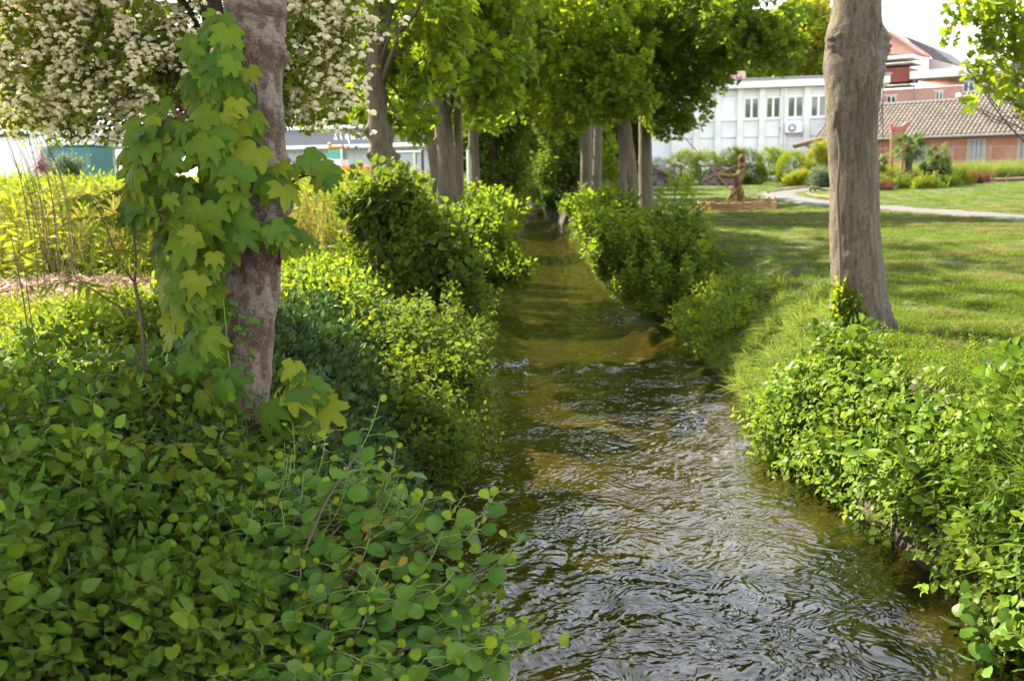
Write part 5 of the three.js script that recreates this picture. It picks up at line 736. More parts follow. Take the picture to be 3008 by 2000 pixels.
{
  // white two-storey building with shutters and four windows
  const p0 = at(1912, 545, 77.6), p1 = at(2437, 545, 74.2); p0.y = ground(p0.x, p0.z) - 0.3; p1.y = p0.y; const w = wall(p0, p1), t = thing('white_building', 'white two-storey flat-roofed building with pale shutters behind the hedges', 'building', p0.clone());
  const Y = (py, px = 2240) => w.hit(px, py)[1], X = (px) => w.hit(px, 380)[0], end = X(2590);
  const xs = [1912, 1982, 2047, 2110, 2175, 2239, 2302, 2370, 2437, 2504, 2572].map(X), y1b = Y(352), y2a = Y(283), y2b = Y(345), yf = Y(259), yr = Y(232), y1a = Y(403), yBot = 0.0;
  part('wall', merge([w.box(-0.1, end, yBot, yf, -9, -0.35)]), BM.render, t);
  xs.forEach((x, k) => part('pillar', w.box(x - 0.22, x + 0.22, yBot, yf - 0.02, -0.34, 0.16, 0.02), BM.render, t));
  for (let k = 0; k < xs.length - 1; k++) {
    const a = xs[k] + 0.225, b = xs[k + 1] - 0.225;
    part('spandrel_panel', w.box(a, b, y1a + 0.02, y1b - 0.03, -0.33, -0.05, 0.015), BM.panel, t); part('sill', w.box(a, b, y1b - 0.025, y1b + 0.05, -0.33, 0.05, 0.01), BM.render, t);
    part('lintel_panel', w.box(a, b, y2a + 0.35, yf - 0.03, -0.33, -0.08, 0.015), BM.panel, t); part('frieze', w.box(a, b, y2a + 0.08, y2a + 0.34, -0.33, -0.02, 0.01), BM.render, t);
    const mk = (y0, y1) => { const f = part('shutter', w.box(a + 0.12, b - 0.12, y0, y1, -0.33, -0.14), BM.shutter, t); const sl = []; for (let y = y0 + 0.06; y < y1 - 0.02; y += 0.06) sl.push(w.box(a + 0.13, b - 0.13, y, y + 0.045, -0.138, -0.125)); const s = part('slat', merge(sl), BM.shutter, f); s.userData.kind = 'stuff'; s.position.set(0, 0, 0); part('frame', merge([w.box(a, a + 0.115, y0, y1, -0.33, -0.1), w.box(b - 0.115, b, y0, y1, -0.33, -0.1)]), BM.white, t); };
    mk(yBot + 0.2, y1a - 0.02);
    if (k < 4) mk(y1b + 0.055, y2a + 0.07);
    else {
      const y0 = y1b + 0.06, y1 = y2a + 0.07, m = (a + b) / 2, yt = lerp(y0, y1, 0.93), win = part('window', merge([w.box(a, a + 0.10, y0, y1, -0.33, -0.06), w.box(b - 0.10, b, y0, y1, -0.33, -0.06), w.box(a + 0.102, b - 0.102, y0, y0 + 0.13, -0.33, -0.06), w.box(a + 0.102, b - 0.102, yt - 0.1, y1, -0.33, -0.06), w.box(m - 0.075, m + 0.075, y0 + 0.132, yt - 0.102, -0.33, -0.05)]), BM.white, t);
      for (const [u, v] of [[a + 0.102, m - 0.077], [m + 0.077, b - 0.102]]) { const g = part('pane', w.box(u, v, y0 + 0.132, yt - 0.102, -0.20, -0.19), BM.glass, win); g.position.set(0, 0, 0); }
      const rm = part('room_blind', w.box(a + 0.102, b - 0.102, y0 + 0.132, yt - 0.102, -0.33, -0.30), BM.room, win); rm.position.set(0, 0, 0);
    }
  }
  part('roof_fascia', w.box(-0.5, end + 0.4, yf, yr - 0.12, -9.4, 0.75, 0.03), BM.render, t); part('roof_edge', w.box(-0.6, end + 0.5, yr - 0.118, yr + 0.03, -9.5, 0.85, 0.02), BM.grey, t);
  const [cx, cy] = w.hit(2154, 222); part('chimney', w.box(cx - 0.7, cx + 0.7, cy - 1.3, cy + 0.6, -4.5, -3.3, 0.04), std({ color: rgb(0.50, 0.36, 0.28), map: speck, roughness: 0.9 }), t);
  part('drainpipe', merge([tube([w.pt(xs[6] + 0.02, 0.3, 0.2), w.pt(xs[6] + 0.02, yf * 0.5, 0.2), w.pt(xs[6] + 0.02, yf, 0.2)], [0.05, 0.05], 8, 6)]), BM.metal, t);
  // air conditioner on the spandrel
  const [ax, ay] = w.hit(2333, 376), ac = thing('air_conditioner', 'air conditioning unit on the wall of the white building', 'air conditioner', w.pt(ax, ay - 0.4, 0)), af = 0.42;
  part('casing', w.box(ax - 0.62, ax + 0.62, ay - 0.36, ay + 0.36, -0.045, af, 0.05), BM.white, ac);
  const disc = (r, z, h) => new THREE.CylinderGeometry(r, r, h, 28).rotateX(Math.PI / 2).applyMatrix4(new THREE.Matrix4().makeTranslation(ax - 0.12, ay, z).premultiply(w.m));
  part('fan_guard', merge([disc(0.29, af + 0.006, 0.02)]), BM.grey, ac); part('fan_hub', disc(0.13, af + 0.02, 0.03), BM.white, ac);
  part('bracket', merge([w.box(ax - 0.45, ax - 0.38, ay - 0.43, ay - 0.37, -0.045, 0.5), w.box(ax + 0.38, ax + 0.45, ay - 0.43, ay - 0.37, -0.045, 0.5)]), BM.dark, ac); part('pipe', tube([w.pt(ax - 0.5, ay - 0.3, 0.02), w.pt(ax - 0.8, ay - 0.55, 0.02), w.pt(ax - 0.95, ay - 0.3, 0.02), w.pt(ax - 1.0, ay + 0.1, 0.02)], [0.035, 0.035], 6, 14), BM.grey, ac);
}
{
  // low brick building under a pantiled roof
  const p0 = at(2412, 412, 71), p1 = at(3008, 388, 62), gy = ground(p1.x, p1.z) - 0.4; p0.y = p1.y = gy; const w = wall(p0, p1), t = thing('low_brick_building', 'long low brick building with a pale pantiled roof on the right', 'building', p0.clone());
  const eave = w.hit(2800, 397)[1], X = (px, py = 400) => w.hit(px, py)[0], L1 = w.len + 9, xs = X(2766, 300);
  part('wall', merge([w.box(0.15, L1, 0, eave - 0.05, -8, -0.02)]), BM.brick, t);
  // the roof plane leans back 32 degrees; its left half is lower
  const sl = Math.tan(33 * Math.PI / 180), run = (px, py) => { const e = w.pt(0, eave, 0.4), n = w.z.clone().multiplyScalar(sl).add(UP).normalize(), d = at(px, py, 10).sub(camera.position), k = e.clone().sub(camera.position).dot(n) / d.dot(n), q = camera.position.clone().addScaledVector(d, k).sub(w.p0); return 0.4 - q.dot(w.z); };
  const zA = run(2660, 306), zB = run(2850, 275), tilt = (x, z, up = 0) => w.pt(x, eave + (0.4 - z) * sl + up, z);
  const slab = (x0, x1, z1) => { const b = new GB(); for (const [u, up] of [[1, 0], [-1, -0.14]]) b.add(gridGeo(1, 1, (i, j) => { const q = tilt(i ? x1 : x0, j ? 0.4 - z1 : 0.4, up); return [q.x, q.y, q.z, i, j]; }), I4); return b.done(); };
  part('roof', merge([slab(-0.4, xs, zA), slab(xs, L1, zB)]), std({ color: rgb(0.20, 0.15, 0.115), roughness: 0.9, side: THREE.DoubleSide }), t);
  const tw = 0.285, th = 0.36, tiles = []; const nx = Math.ceil((L1 + 0.4) / tw);
  for (let i = 0; i < nx; i++) { const x = -0.4 + (i + 0.5) * tw, zmax = x < xs ? zA : zB; for (let j = 0; (j + 1) * th * Math.cos(0.576) < zmax + 0.15; j++) tiles.push([x, 0.4 - (j + 0.5) * th * Math.cos(0.576)]); }
  const tg = gridGeo(6, 1, (i, j) => { const a = i / 6, u = (a - 0.5) * tw * 1.04, y = 0.085 * Math.sin(a * Math.PI * 1.35) * (a < 0.74 ? 1 : 0.6) + (j ? 0 : 0.06); return [u, y, (0.5 - j) * th * 1.12, i, j]; });
  const slope = new THREE.Matrix4().makeBasis(w.x, UP.clone().addScaledVector(w.z, sl).normalize(), w.z.clone().addScaledVector(UP, -sl).normalize()); if (slope.determinant() < 0) slope.makeBasis(w.x.clone().negate(), UP.clone().addScaledVector(w.z, sl).normalize(), w.z.clone().addScaledVector(UP, -sl).normalize());
  const r = rng(700), tm = [0, 1, 2, 3].map((k) => std({ color: rgb(...[[0.20, 0.168, 0.135], [0.175, 0.147, 0.117], [0.215, 0.18, 0.146], [0.155, 0.133, 0.109]][k]), roughness: 0.85, side: THREE.DoubleSide }));
  const seen = (q) => { const v = q.clone().project(camera); return Math.abs(v.x) < 1 && Math.abs(v.y) < 1 && !(v.x > 0.60 && v.x < 0.725); };
  const order = tiles.map(([x, z]) => ({ q: tilt(x, z, 0.03), x, z })).sort((a, b) => (seen(b.q) - seen(a.q)) || a.q.distanceTo(camera.position) - b.q.distanceTo(camera.position));
  const rest = []; order.forEach(({ q }, k) => { const m = slope.clone().setPosition(q); if (k < 300) { const o = part('tile', tg, tm[Math.floor(r() * 4)], t, true); m.decompose(o.position, o.quaternion, o.scale); o.position.sub(t.position); } else rest.push({ m, c: tint(r, 0.18, 0.06) }); });
  const tg2 = tg.clone(); copies('tile', tg2, std({ color: rgb(0.19, 0.158, 0.127), roughness: 0.85, side: THREE.DoubleSide }), rest, t);
  const ridge = (x0, x1, z) => { const l = []; for (let x = x0; x < x1; x += 0.42) l.push(new THREE.CylinderGeometry(0.12, 0.13, 0.45, 8, 1, false).rotateZ(Math.PI / 2).applyMatrix4(new THREE.Matrix4().makeBasis(w.x, UP, w.x.clone().cross(UP)).setPosition(tilt(x + 0.2, 0.4 - z, 0.06)))); return merge(l); };
  part('ridge', merge([ridge(-0.4, xs, zA), ridge(xs, L1, zB)]), BM.slate, t);
  part('finial', new THREE.SphereGeometry(0.17, 12, 8).applyMatrix4(new THREE.Matrix4().setPosition(tilt(xs - 0.1, 0.4 - zA, 0.35))), BM.white, t);
  part('gutter', w.box(-0.4, L1, eave - 0.13, eave + 0.01, 0.38, 0.5, 0.03), BM.grey, t);
  for (const [a, b, y] of [[2848, 2892, 412], [2996, 3030, 405], [2690, 2722, 424]]) { const x0 = X(a, 450), x1 = X(b, 450), yt = w.hit((a + b) / 2, y)[1], dr = part('door', w.box(x0, x1, 0.1, yt, -0.1, 0.03, 0.01), BM.grey, t); const f = part('frame', merge([w.box(x0 - 0.12, x0, 0.1, yt + 0.1, -0.1, 0.06), w.box(x1, x1 + 0.12, 0.1, yt + 0.1, -0.1, 0.06), w.box(x0, x1, yt, yt + 0.1, -0.1, 0.06)]), std({ color: rgb(0.33, 0.26, 0.2), roughness: 0.8 }), dr); f.position.set(0, 0, 0); const pn = part('panel', merge([0.2, 0.5, 0.8].map((k) => w.box(lerp(x0, x1, k) - 0.02, lerp(x0, x1, k) + 0.02, 0.12, yt - 0.02, 0.03, 0.045))), BM.dark, dr); pn.position.set(0, 0, 0); }
  part('downpipe', tube([w.pt(X(2580), 0, 0.06), w.pt(X(2580), eave / 2, 0.06), w.pt(X(2580), eave, 0.06)], [0.05, 0.05], 8, 4), BM.grey, t);
  const tb = (a, b, th) => tube([at(...a, 70.5), at((a[0] + b[0]) / 2, (a[1] + b[1]) / 2, 70.5), at(...b, 70.5)], [th, th], 6, 4);
  part('porch_beam', merge([tb([2332, 430], [2412, 408], 0.16), tb([2365, 424], [2395, 444], 0.07)]), BM.timber, t);
}
{
  // taller brick building behind
  const p0 = at(2545, 500, 96), p1 = at(3010, 488, 88); p0.y = p1.y = ground(p0.x, p0.z) - 0.3; const w = wall(p0, p1), t = thing('tall_brick_building', 'pink brick building with a gable and white parapets behind the tiled roof', 'building', p0.clone()), q = (a, b) => w.hit(a, b);
  const rect = (x0, y0, x1, y1, za, zb, bv = 0) => { const a = q(x0, y1), b = q(x1, y0); return w.box(a[0], b[0], a[1], b[1], za, zb, bv); };
  part('wall', merge([rect(2560, 232, 3120, 520, -10, 0)]), BM.brickPink, t);
  part('parapet', rect(2676, 192, 2935, 233, -10.2, 0.35, 0.04), BM.render, t); part('ledge', rect(2560, 247, 2676, 257, -3, 0.6, 0.03), BM.render, t);
  part('hung_tile_panel', rect(2560, 197, 2674, 246, -3, 0.3), BM.tileRed, t); part('upper_wall', rect(2560, 181, 2684, 196, -3, 0.0), std({ color: rgb(0.26, 0.19, 0.17), map: speck, roughness: 0.9 }), t); part('fascia', rect(2560, 160, 2690, 180, -3, 0.4, 0.04), BM.render, t);
  const ex = (pts, z0, z1) => { const s = new THREE.Shape(pts.map(([a, b]) => { const h = q(a, b); return new THREE.Vector2(h[0], h[1]); })), g = new THREE.ExtrudeGeometry(s, { depth: z1 - z0, bevelEnabled: false }); g.translate(0, 0, z0); return g.applyMatrix4(w.m); };
  part('gable', ex([[2520, 156], [2520, 150], [2600, 92], [2694, 154], [2694, 159]], -4, -0.4), BM.brickPink, t);
  part('verge', merge([ex([[2601, 86], [2704, 155], [2694, 159], [2599, 96]], -4, -0.2), ex([[2601, 86], [2515, 150], [2522, 153], [2602, 96]], -4.1, -0.25)]), std({ color: rgb(0.30, 0.15, 0.12), roughness: 0.8 }), t);
  part('roof', ex([[2602, 85], [2704, 128], [2764, 174], [2700, 160]], -11, -4.5), BM.slate, t); part('dormer_wall', ex([[2692, 158], [2766, 178], [2766, 198], [2692, 198]], -9, -4), std({ color: rgb(0.36, 0.31, 0.29), map: speck, roughness: 0.9 }), t);
  part('flat_roof', ex([[2760, 170], [2860, 155], [2940, 160], [2940, 195], [2760, 195]], -16, -11), BM.slate, t); part('side_gable', ex([[2946, 214], [3020, 140], [3080, 140], [3080, 214]], -6, 0.2), std({ color: rgb(0.16, 0.15, 0.17), roughness: 0.8 }), t); part('barge_board', ex([[2938, 212], [3014, 138], [3020, 143], [2946, 216]], -6, 0.5), BM.white, t);
  part('drainpipe', rect(2683, 234, 2690, 305, 0.02, 0.16, 0.02), BM.grey, t);
  for (const [a, b, c, d] of [[2606, 282, 2634, 318], [2580, 284, 2594, 320], [2750, 269, 2772, 305], [2831, 240, 2864, 275]]) { const f = part('window', merge([rect(a, b, c, d, 0.01, 0.07), rect(a - 5, b - 5, c + 5, b - 1, 0.01, 0.12)]), BM.white, t), m = (a + c) / 2; const g1 = part('pane', merge([rect(a + 2, b + 2, m - 1, d - 1, 0.075, 0.10), rect(m + 1, b + 2, c - 2, d - 1, 0.075, 0.10)]), std({ color: rgb(0.03, 0.035, 0.04), roughness: 0.08, metalness: 0 }), f); g1.position.set(0, 0, 0); }
}
{
  // grey hall with handwritten lettering, and the lorry before it
  const p0 = at(760, 520, 58), p1 = at(1330, 512, 55); p0.y = p1.y = ground(p0.x, p0.z) - 0.3; const w = wall(p0, p1), t = thing('grey_hall', 'grey metal-clad hall with white handwritten lettering behind the knobbly trunk', 'building', p0.clone()), q = (a, b) => [w.hit(a, 420)[0], w.hit(1030, b)[1]];
  const rect = (x0, y0, x1, y1, za, zb, bv = 0) => { const a = q(x0, y1), b = q(x1, y0); return w.box(a[0], b[0], a[1], b[1], za, zb, bv); };
  const rib = rep(tex(64, 8, (x) => { const v = x < 0.12 ? 0.72 : 1; return [v, v, v]; }), 2.5, 1);
  part('lower_wall', rect(760, 437, 1330, 640, -14, 0), std({ color: rgb(0.52, 0.56, 0.62), map: rib, roughness: 0.5 }), t); part('sign_band', rect(760, 379, 1100, 425, -14, 0.25), std({ color: rgb(0.19, 0.19, 0.205), roughness: 0.6 }), t);
  part('coping', rect(755, 369, 1104, 378.6, -14.2, 0.5, 0.03), BM.white, t); part('canopy', rect(755, 425.4, 1330, 436.6, -14, 0.9, 0.03), BM.white, t);
  for (const x of [1043, 1067]) part('bracket', rect(x - 1.5, 431, x + 1.5, 438, 0.9, 1.1), BM.dark, t);
  // the word on the band: a flat print, its front part hidden by leaves
  const cv = document.createElement('canvas'); cv.width = 1024; cv.height = 256; const cx = cv.getContext('2d'); cx.clearRect(0, 0, 1024, 256); cx.strokeStyle = '#fff'; cx.lineWidth = 27; cx.lineCap = cx.lineJoin = 'round';
  const S = (pts) => { cx.beginPath(); pts.forEach(([x, y], k) => k ? cx.lineTo(x, y) : cx.moveTo(x, y)); cx.stroke(); };
  S([[60, 70], [66, 130], [84, 165]]); S([[30, 150], [60, 158]]); S([[168, 90], [176, 130], [192, 165]]); S([[170, 50], [171, 56]]);
  S([[318, 95], [288, 90], [278, 125], [290, 160], [316, 150], [322, 95], [326, 150], [346, 235]]); S([[400, 95], [396, 140], [412, 162], [436, 150], [446, 95], [446, 140], [470, 165]]); S([[536, 128], [570, 118], [572, 84], [548, 78], [532, 112], [540, 155], [570, 160], [596, 140]]); S([[690, 90], [660, 92], [654, 112], [684, 128], [686, 152], [650, 160]]);
  const txt = new THREE.CanvasTexture(cv); txt.colorSpace = THREE.SRGBColorSpace;
  const a = q(983, 424), b = q(1085, 381), g = gridGeo(1, 1, (i, j) => { const p = w.pt(i ? b[0] : a[0], j ? b[1] : a[1], 0.256); return [p.x, p.y, p.z, i * 0.72, j]; });
  part('lettering', g, std({ color: rgb(0.9, 0.9, 0.9), map: txt, alphaTest: 0.5, roughness: 0.6, side: THREE.DoubleSide }), t);
  const lw = wall(at(930, 520, 46), at(1090, 518, 46)); const l = thing('orange_lorry', 'orange lorry cab parked in front of the grey hall', 'lorry', at(985, 520, 46).setY(ground(-8, -46))), qq = (x0, y0, x1, y1, za, zb, bv = 0) => { const A = lw.hit(x0, y1), Bb = lw.hit(x1, y0); return lw.box(A[0], Bb[0], A[1], Bb[1], za, zb, bv); };
  part('cab_roof', qq(962, 428, 1003, 437, -2, 0, 0.06), BM.orange, l); part('cab', merge([qq(958, 466, 1002, 600, -2, 0, 0.08), qq(1000, 437, 1003.5, 468, -0.15, 0)]), BM.white, l); part('windscreen', qq(962, 437.5, 999.5, 466, -1.9, -0.04), phys({ color: rgb(0.05, 0.45, 0.30), roughness: 0.05, transmission: 0.4, thickness: 0 }), l); part('chassis_box', qq(1004, 486, 1080, 580, -2, 0, 0.08), BM.orange, l); part('mirror_arm', merge([tube([0, 1, 2].map((k) => at([1006, 1009, 1011][k], [424, 445, 470][k], 45.8)), [0.03, 0.03], 5, 6)]), BM.dark, l); part('beacon', new THREE.SphereGeometry(0.09, 10, 8).translate(...at(968, 424, 46).toArray()), BM.orange, l);
  for (const x of [975, 1060]) { const c = lw.hit(x, 600); part('wheel', new THREE.CylinderGeometry(0.42, 0.42, 0.3, 20).rotateX(Math.PI / 2).applyMatrix4(new THREE.Matrix4().makeTranslation(c[0], c[1], 0.06).premultiply(lw.m)), BM.dark, l); }
  // white low wall bars right of the knobbly trunk
  const bw = wall(at(1140, 520, 40), at(1260, 518, 40)), b2 = thing('white_van', 'white van half hidden between the knobbly trunk and the clump', 'van', at(1190, 515, 40)); const qb = (x0, y0, x1, y1, za, zb, bv = 0) => { const A = bw.hit(x0, y1), Bb = bw.hit(x1, y0); return bw.box(A[0], Bb[0], A[1], Bb[1], za, zb, bv); };
  part('body', merge([qb(1140, 490, 1222, 596, -1.8, 0, 0.08), qb(1146, 443, 1240, 450, -1.8, 0, 0.05), qb(1146, 449, 1152, 491, -0.2, 0), qb(1214, 449, 1219, 491, -0.2, 0)]), BM.white, b2); part('window', qb(1152.5, 450.5, 1213.5, 489.5, -1.6, -0.05), std({ color: rgb(0.42, 0.45, 0.50), roughness: 0.2 }), b2); for (const x of [1158, 1205]) { const c = bw.hit(x, 600); part('wheel', new THREE.CylinderGeometry(0.33, 0.33, 0.22, 18).rotateX(Math.PI / 2).applyMatrix4(new THREE.Matrix4().makeTranslation(c[0], c[1], 0.03).premultiply(bw.m)), BM.dark, b2); }
}
{
  // white sheds and a teal container on the far left
  const mk = (name, label, cat, d, list) => { const w = wall(at(0, 520, d), at(300, 518, d)), t = thing(name, label, cat, at(120, 515, d)); for (const [pn, x0, y0, x1, y1, za, zb, mat, bv] of list) { const a = w.hit(x0, y1), b = w.hit(x1, y0); part(pn, w.box(a[0], b[0], a[1], b[1], za, zb, bv ?? 0.03), mat, t); } };
  mk('white_shed', 'white industrial shed with a pinkish strip at the left edge', 'shed', 46, [['wall', -160, 400, 135, 660, -8, 0, BM.render], ['roof_edge', -170, 380, 108, 398, -8.2, 0.3, BM.panel], ['upper_wall', 100, 372, 250, 425, -9, -0.4, BM.white], ['strip', 30, 394, 72, 404, 0.31, 0.36, std({ color: rgb(0.5, 0.3, 0.34), roughness: 0.7 })], ['door', 112, 440, 134, 500, 0.005, 0.06, BM.white]]);
  mk('teal_container', 'teal corrugated container beside the white shed, left background', 'container', 42, [['side', 138, 430.5, 262, 640, -2.4, 0, BM.teal, 0], ['top_rail', 136, 424, 264, 430, -2.42, 0.08, BM.teal], ['corner_post', 136, 431, 140, 640, -0.1, 0.1, BM.grey, 0.01]]);
  const p = P(154, 480, 38), t = thing('lamp_post', 'thin dark post before the teal container', 'post', V(p.x, ground(p.x, p.z), p.z)); part('pole', tube([V(p.x, ground(p.x, p.z) - 0.2, p.z), P(155, 480, 38), P(154, 452, 38)], [0.045, 0.045], 8, 6), BM.dark, t);
  shrub('garden_bush', 'dusty olive bush in front of the teal container', 'bush', V(P(190, 520, 36).x, ground(-16, -36), -36), B([[190, 515, 36, 0.55, 0.42, 0.5, 90], [215, 525, 36, 0.4, 0.3, 0.4, 50]]), SP.small, LM.greyGreen, { seed: 40, stems: 1, s: [0.9, 1.3] });
  shrub('garden_bush', 'small purple-leaved bush below the white shed', 'bush', V(P(130, 520, 37).x, ground(-17, -37), -37), B([[130, 512, 37, 0.3, 0.36, 0.3, 50]]), SP.small, leafMat(0.16, 0.05, 0.07), { seed: 41, stems: 1, s: [0.8, 1.1] });
}

// ---------------------------------------------------------------- garden things on the right
{
  const p = P(1375, 565, 29.5), t = thing('white_post', 'white painted post beside the slender trunk on the left bank', 'post', V(p.x, ground(p.x, p.z), p.z)); part('shaft', tube([P(1376, 640, 29.5), P(1376, 560, 29.5), P(1374, 443, 29.5)], [0.04, 0.04, 0.038], 10, 8), BM.white, t); part('cap', new THREE.CylinderGeometry(0.05, 0.05, 0.03, 10).translate(...P(1374, 442, 29.5).toArray()), BM.white, t);
  const q = P(1242, 548, 34), u = thing('fence_post', 'dark thin post between the bent trunk and the van', 'post', V(q.x, ground(q.x, q.z), q.z)); part('shaft', tube([P(1243, 620, 34), P(1242, 548, 34), P(1240, 444, 34)], [0.05, 0.05, 0.045], 8, 6), BM.dark, u); part('cap', new THREE.SphereGeometry(0.055, 8, 6).translate(...P(1240, 443, 34).toArray()), BM.dark, u);
}
const hedges = [
  ['long low clipped hedge behind the left rock screen', 60, [[1935, 500, 0.9, 0.55, 0.8, 70], [1890, 505, 0.8, 0.5, 0.8, 50], [1985, 515, 0.7, 0.5, 0.7, 50]], 'dark'], ['bright-topped rounded bush left of the gap in the hedge row', 58, [[2005, 500, 0.85, 0.95, 0.8, 150], [2020, 465, 0.55, 0.4, 0.5, 50], [2050, 530, 0.8, 0.5, 0.6, 80]], 'hedge'], ['sunny bush behind the right rock screen', 58, [[2080, 500, 0.7, 0.85, 0.7, 120], [2075, 460, 0.45, 0.3, 0.5, 30], [2120, 510, 0.6, 0.7, 0.6, 80]], 'hedge'], ['big rounded bush behind the wicker figure', 54, [[2190, 495, 0.85, 0.9, 0.8, 200], [2150, 470, 0.6, 0.5, 0.6, 80], [2215, 520, 0.6, 0.55, 0.6, 90], [2165, 530, 0.6, 0.4, 0.6, 60]], 'deep'], ['dark squarish bush between the two rounded bushes', 57, [[2262, 480, 0.6, 0.75, 0.6, 130], [2268, 525, 0.5, 0.4, 0.5, 60], [2285, 465, 0.5, 0.4, 0.5, 50]], 'hedge'], ['bright clipped round bush left of the path', 53, [[2330, 500, 0.78, 0.85, 0.75, 260]], 'hedge'], ['small rust-tinted shrub at the foot of the round bush', 50, [[2358, 525, 0.36, 0.26, 0.35, 50], [2330, 535, 0.34, 0.22, 0.3, 40]], 'yellow'], ['pale flowering shrub with long sprays beside the thick trunk', 52, [[2400, 480, 0.5, 0.7, 0.5, 110], [2425, 455, 0.45, 0.5, 0.5, 70], [2390, 520, 0.4, 0.4, 0.4, 50]], 'yellow'], ['grey-green lavender bush beside the log rail', 47, [[2420, 530, 0.5, 0.42, 0.5, 90], [2440, 545, 0.4, 0.3, 0.4, 50]], 'greyGreen'],
];
hedges.forEach(([label, d, l, mat], k) => { const p = P(l[0][0], l[0][1], d); shrub('garden_bush', label, 'bush', V(p.x, ground(p.x, p.z), p.z), l.map(([x, y, a, b, c, n]) => ({ c: P(x, y, d), r: [a, b, c], n: n * 3 })), SP.small, LM[mat], { seed: 50 + k, s: [0.5, 0.8], stems: 1, shell: 0.22, up: 0.35, shrink: 0.98, thin: 1, gap: -1, neat: k < 6 }); });
{
  // rock screens: pole frames around stacked stones
  const stone = (s) => { const g = new THREE.IcosahedronGeometry(1, 2), p = g.attributes.position; for (let k = 0; k < p.count; k++) { const v = V().fromBufferAttribute(p, k), f = 1 + 0.25 * N3(v.x * 1.3 + s, v.y * 1.3, v.z * 1.3) + 0.08 * N3(v.x * 4 + s, v.y * 4, v.z * 4); p.setXYZ(k, v.x * f, v.y * f, v.z * f); } g.computeVertexNormals(); return g; };
  const st = [0, 1, 2].map((k) => stone(k * 5 + 1)), sm = [[0.17, 0.135, 0.13], [0.13, 0.105, 0.105], [0.21, 0.16, 0.14]].map((c) => std({ color: rgb(...c), map: speck, roughness: 0.95 })), r = rng(800);
  [['rock pile inside a pole frame, left one behind the upright trunk', 1905, 2002, 54, -1], ['rock pile inside a pole frame, right one beside the wicker figure', 2058, 2170, 54, 1]].forEach(([label, x0, x1, d, s]) => {
    const b = P((x0 + x1) / 2, 546, d); b.y = ground(b.x, b.z); const t = thing('rock_screen', label, 'rock pile', b), yb = 552, yt = 487;
    for (const x of [x0, x1]) part('post', tube([P(x, yb, d), P(x, 520, d), P(x, yt - 4, d)], [0.055, 0.05], 7, 6), BM.pole, t);
    part('rail', tube([P(x0 - 3, yt + 2, d), P((x0 + x1) / 2, yt - 1, d), P(x1 + 3, yt, d)], [0.05, 0.05], 7, 8), BM.pole, t);
    part('brace', tube([P(x0 + 8, s > 0 ? 535 : 490, d - 0.7), P((x0 + x1) / 2, s > 0 ? 510 : 508, d - 0.7), P(x1 - 4, s > 0 ? 486 : 530, d - 0.7)], [0.06, 0.055], 7, 8), BM.pole, t);
    if (s > 0) part('brace', tube([P(2110, 486, d - 0.5), P(2130, 500, d - 0.5), P(2152, 515, d - 0.5)], [0.05, 0.04], 7, 6), BM.pole, t);
    for (let k = 0; k < 26; k++) { const u = r(), v = Math.pow(r(), 0.7), x = lerp(x0 + 14, x1 - 10, 0.5 + (u - 0.5) * (0.35 + 0.65 * v)), y = lerp(496, 545, v), m = part('stone', st[k % 3], sm[Math.floor(r() * 3)], t, true); m.position.copy(P(x, y, d - 0.25 + 0.5 * r())).sub(b); m.scale.set(0.24 + 0.16 * r(), 0.18 + 0.13 * r(), 0.24 + 0.1 * r()); m.rotation.set(r() * 3, r() * 3, r() * 3); }
  });
  // woven willow ring and the wicker figure with its rod
  const c = P(2165, 630, 31), rx = 1.15, rz = 0.85, cg = V(c.x, ground(c.x, c.z), c.z), ring = thing('willow_ring', 'low woven willow ring on the lawn around the wicker figure', 'willow edging', cg), mats = [[0.30, 0.16, 0.075], [0.22, 0.11, 0.055], [0.38, 0.23, 0.12]].map((k) => std({ color: rgb(...k), roughness: 0.85 }));
  for (let k = 0; k < 11; k++) part('withy', tube([...Array(41)].map((_, i) => { const a = i / 40 * 6.283 + k, q = 1 + 0.025 * Math.sin(a * 16 + k * Math.PI); return V(cg.x + Math.cos(a) * rx * q, ground(cg.x + Math.cos(a) * rx, cg.z + Math.sin(a) * rz) + 0.02 + 0.022 * k + 0.02 * N3(a * 1.3, k * 0.3, 7) + 0.012 * N3(a, k, 2), cg.z + Math.sin(a) * rz * q); }), [0.017, 0.017], 5, 120), mats[k % 3], ring);
  for (let k = 0; k < 16; k++) { const a = k / 16 * 6.283, x = cg.x + Math.cos(a) * rx, z = cg.z + Math.sin(a) * rz, y = ground(x, z); part('stake', new THREE.CylinderGeometry(0.02, 0.022, 0.5, 6).translate(x, y + 0.1, z), mats[1], ring); }
  tag(copies('dry_grass', TU.fine, LM.grass, cover(rng(810), 90, [cg.x - 1.2, cg.x + 1.2], [cg.z - 0.9, cg.z + 0.9], (x, z) => ((x - cg.x) / 1.05) ** 2 + ((z - cg.z) / 0.75) ** 2 < 1, { s: [0.7, 1.2], tilt: 0.4 }), ring), null, null);
  const J = { head: [2180, 466], chin: [2181, 484], neck: [2178, 492], chest: [2177, 512], hip: [2166, 542], kneeL: [2152, 575], footL: [2132, 618], kneeR: [2176, 575], footR: [2174, 616], sh: [2188, 502], el: [2160, 520], hand: [2113, 516] }, fg = thing('wicker_figure', 'woven willow figure holding out a long rod inside the willow ring', 'sculpture', V(P(2155, 615, 31).x, cg.y, cg.z)), Q = (n) => P(...J[n], 31);
  const bones = [[['neck', 'chest', 'hip'], [0.055, 0.115, 0.105, 0.10]], [['hip', 'kneeL', 'footL'], [0.095, 0.085, 0.065]], [['hip', 'kneeR', 'footR'], [0.095, 0.085, 0.07]], [['sh', 'el', 'hand'], [0.07, 0.06, 0.04]], [['head', 'chin', 'neck'], [0.085, 0.10, 0.06]]];
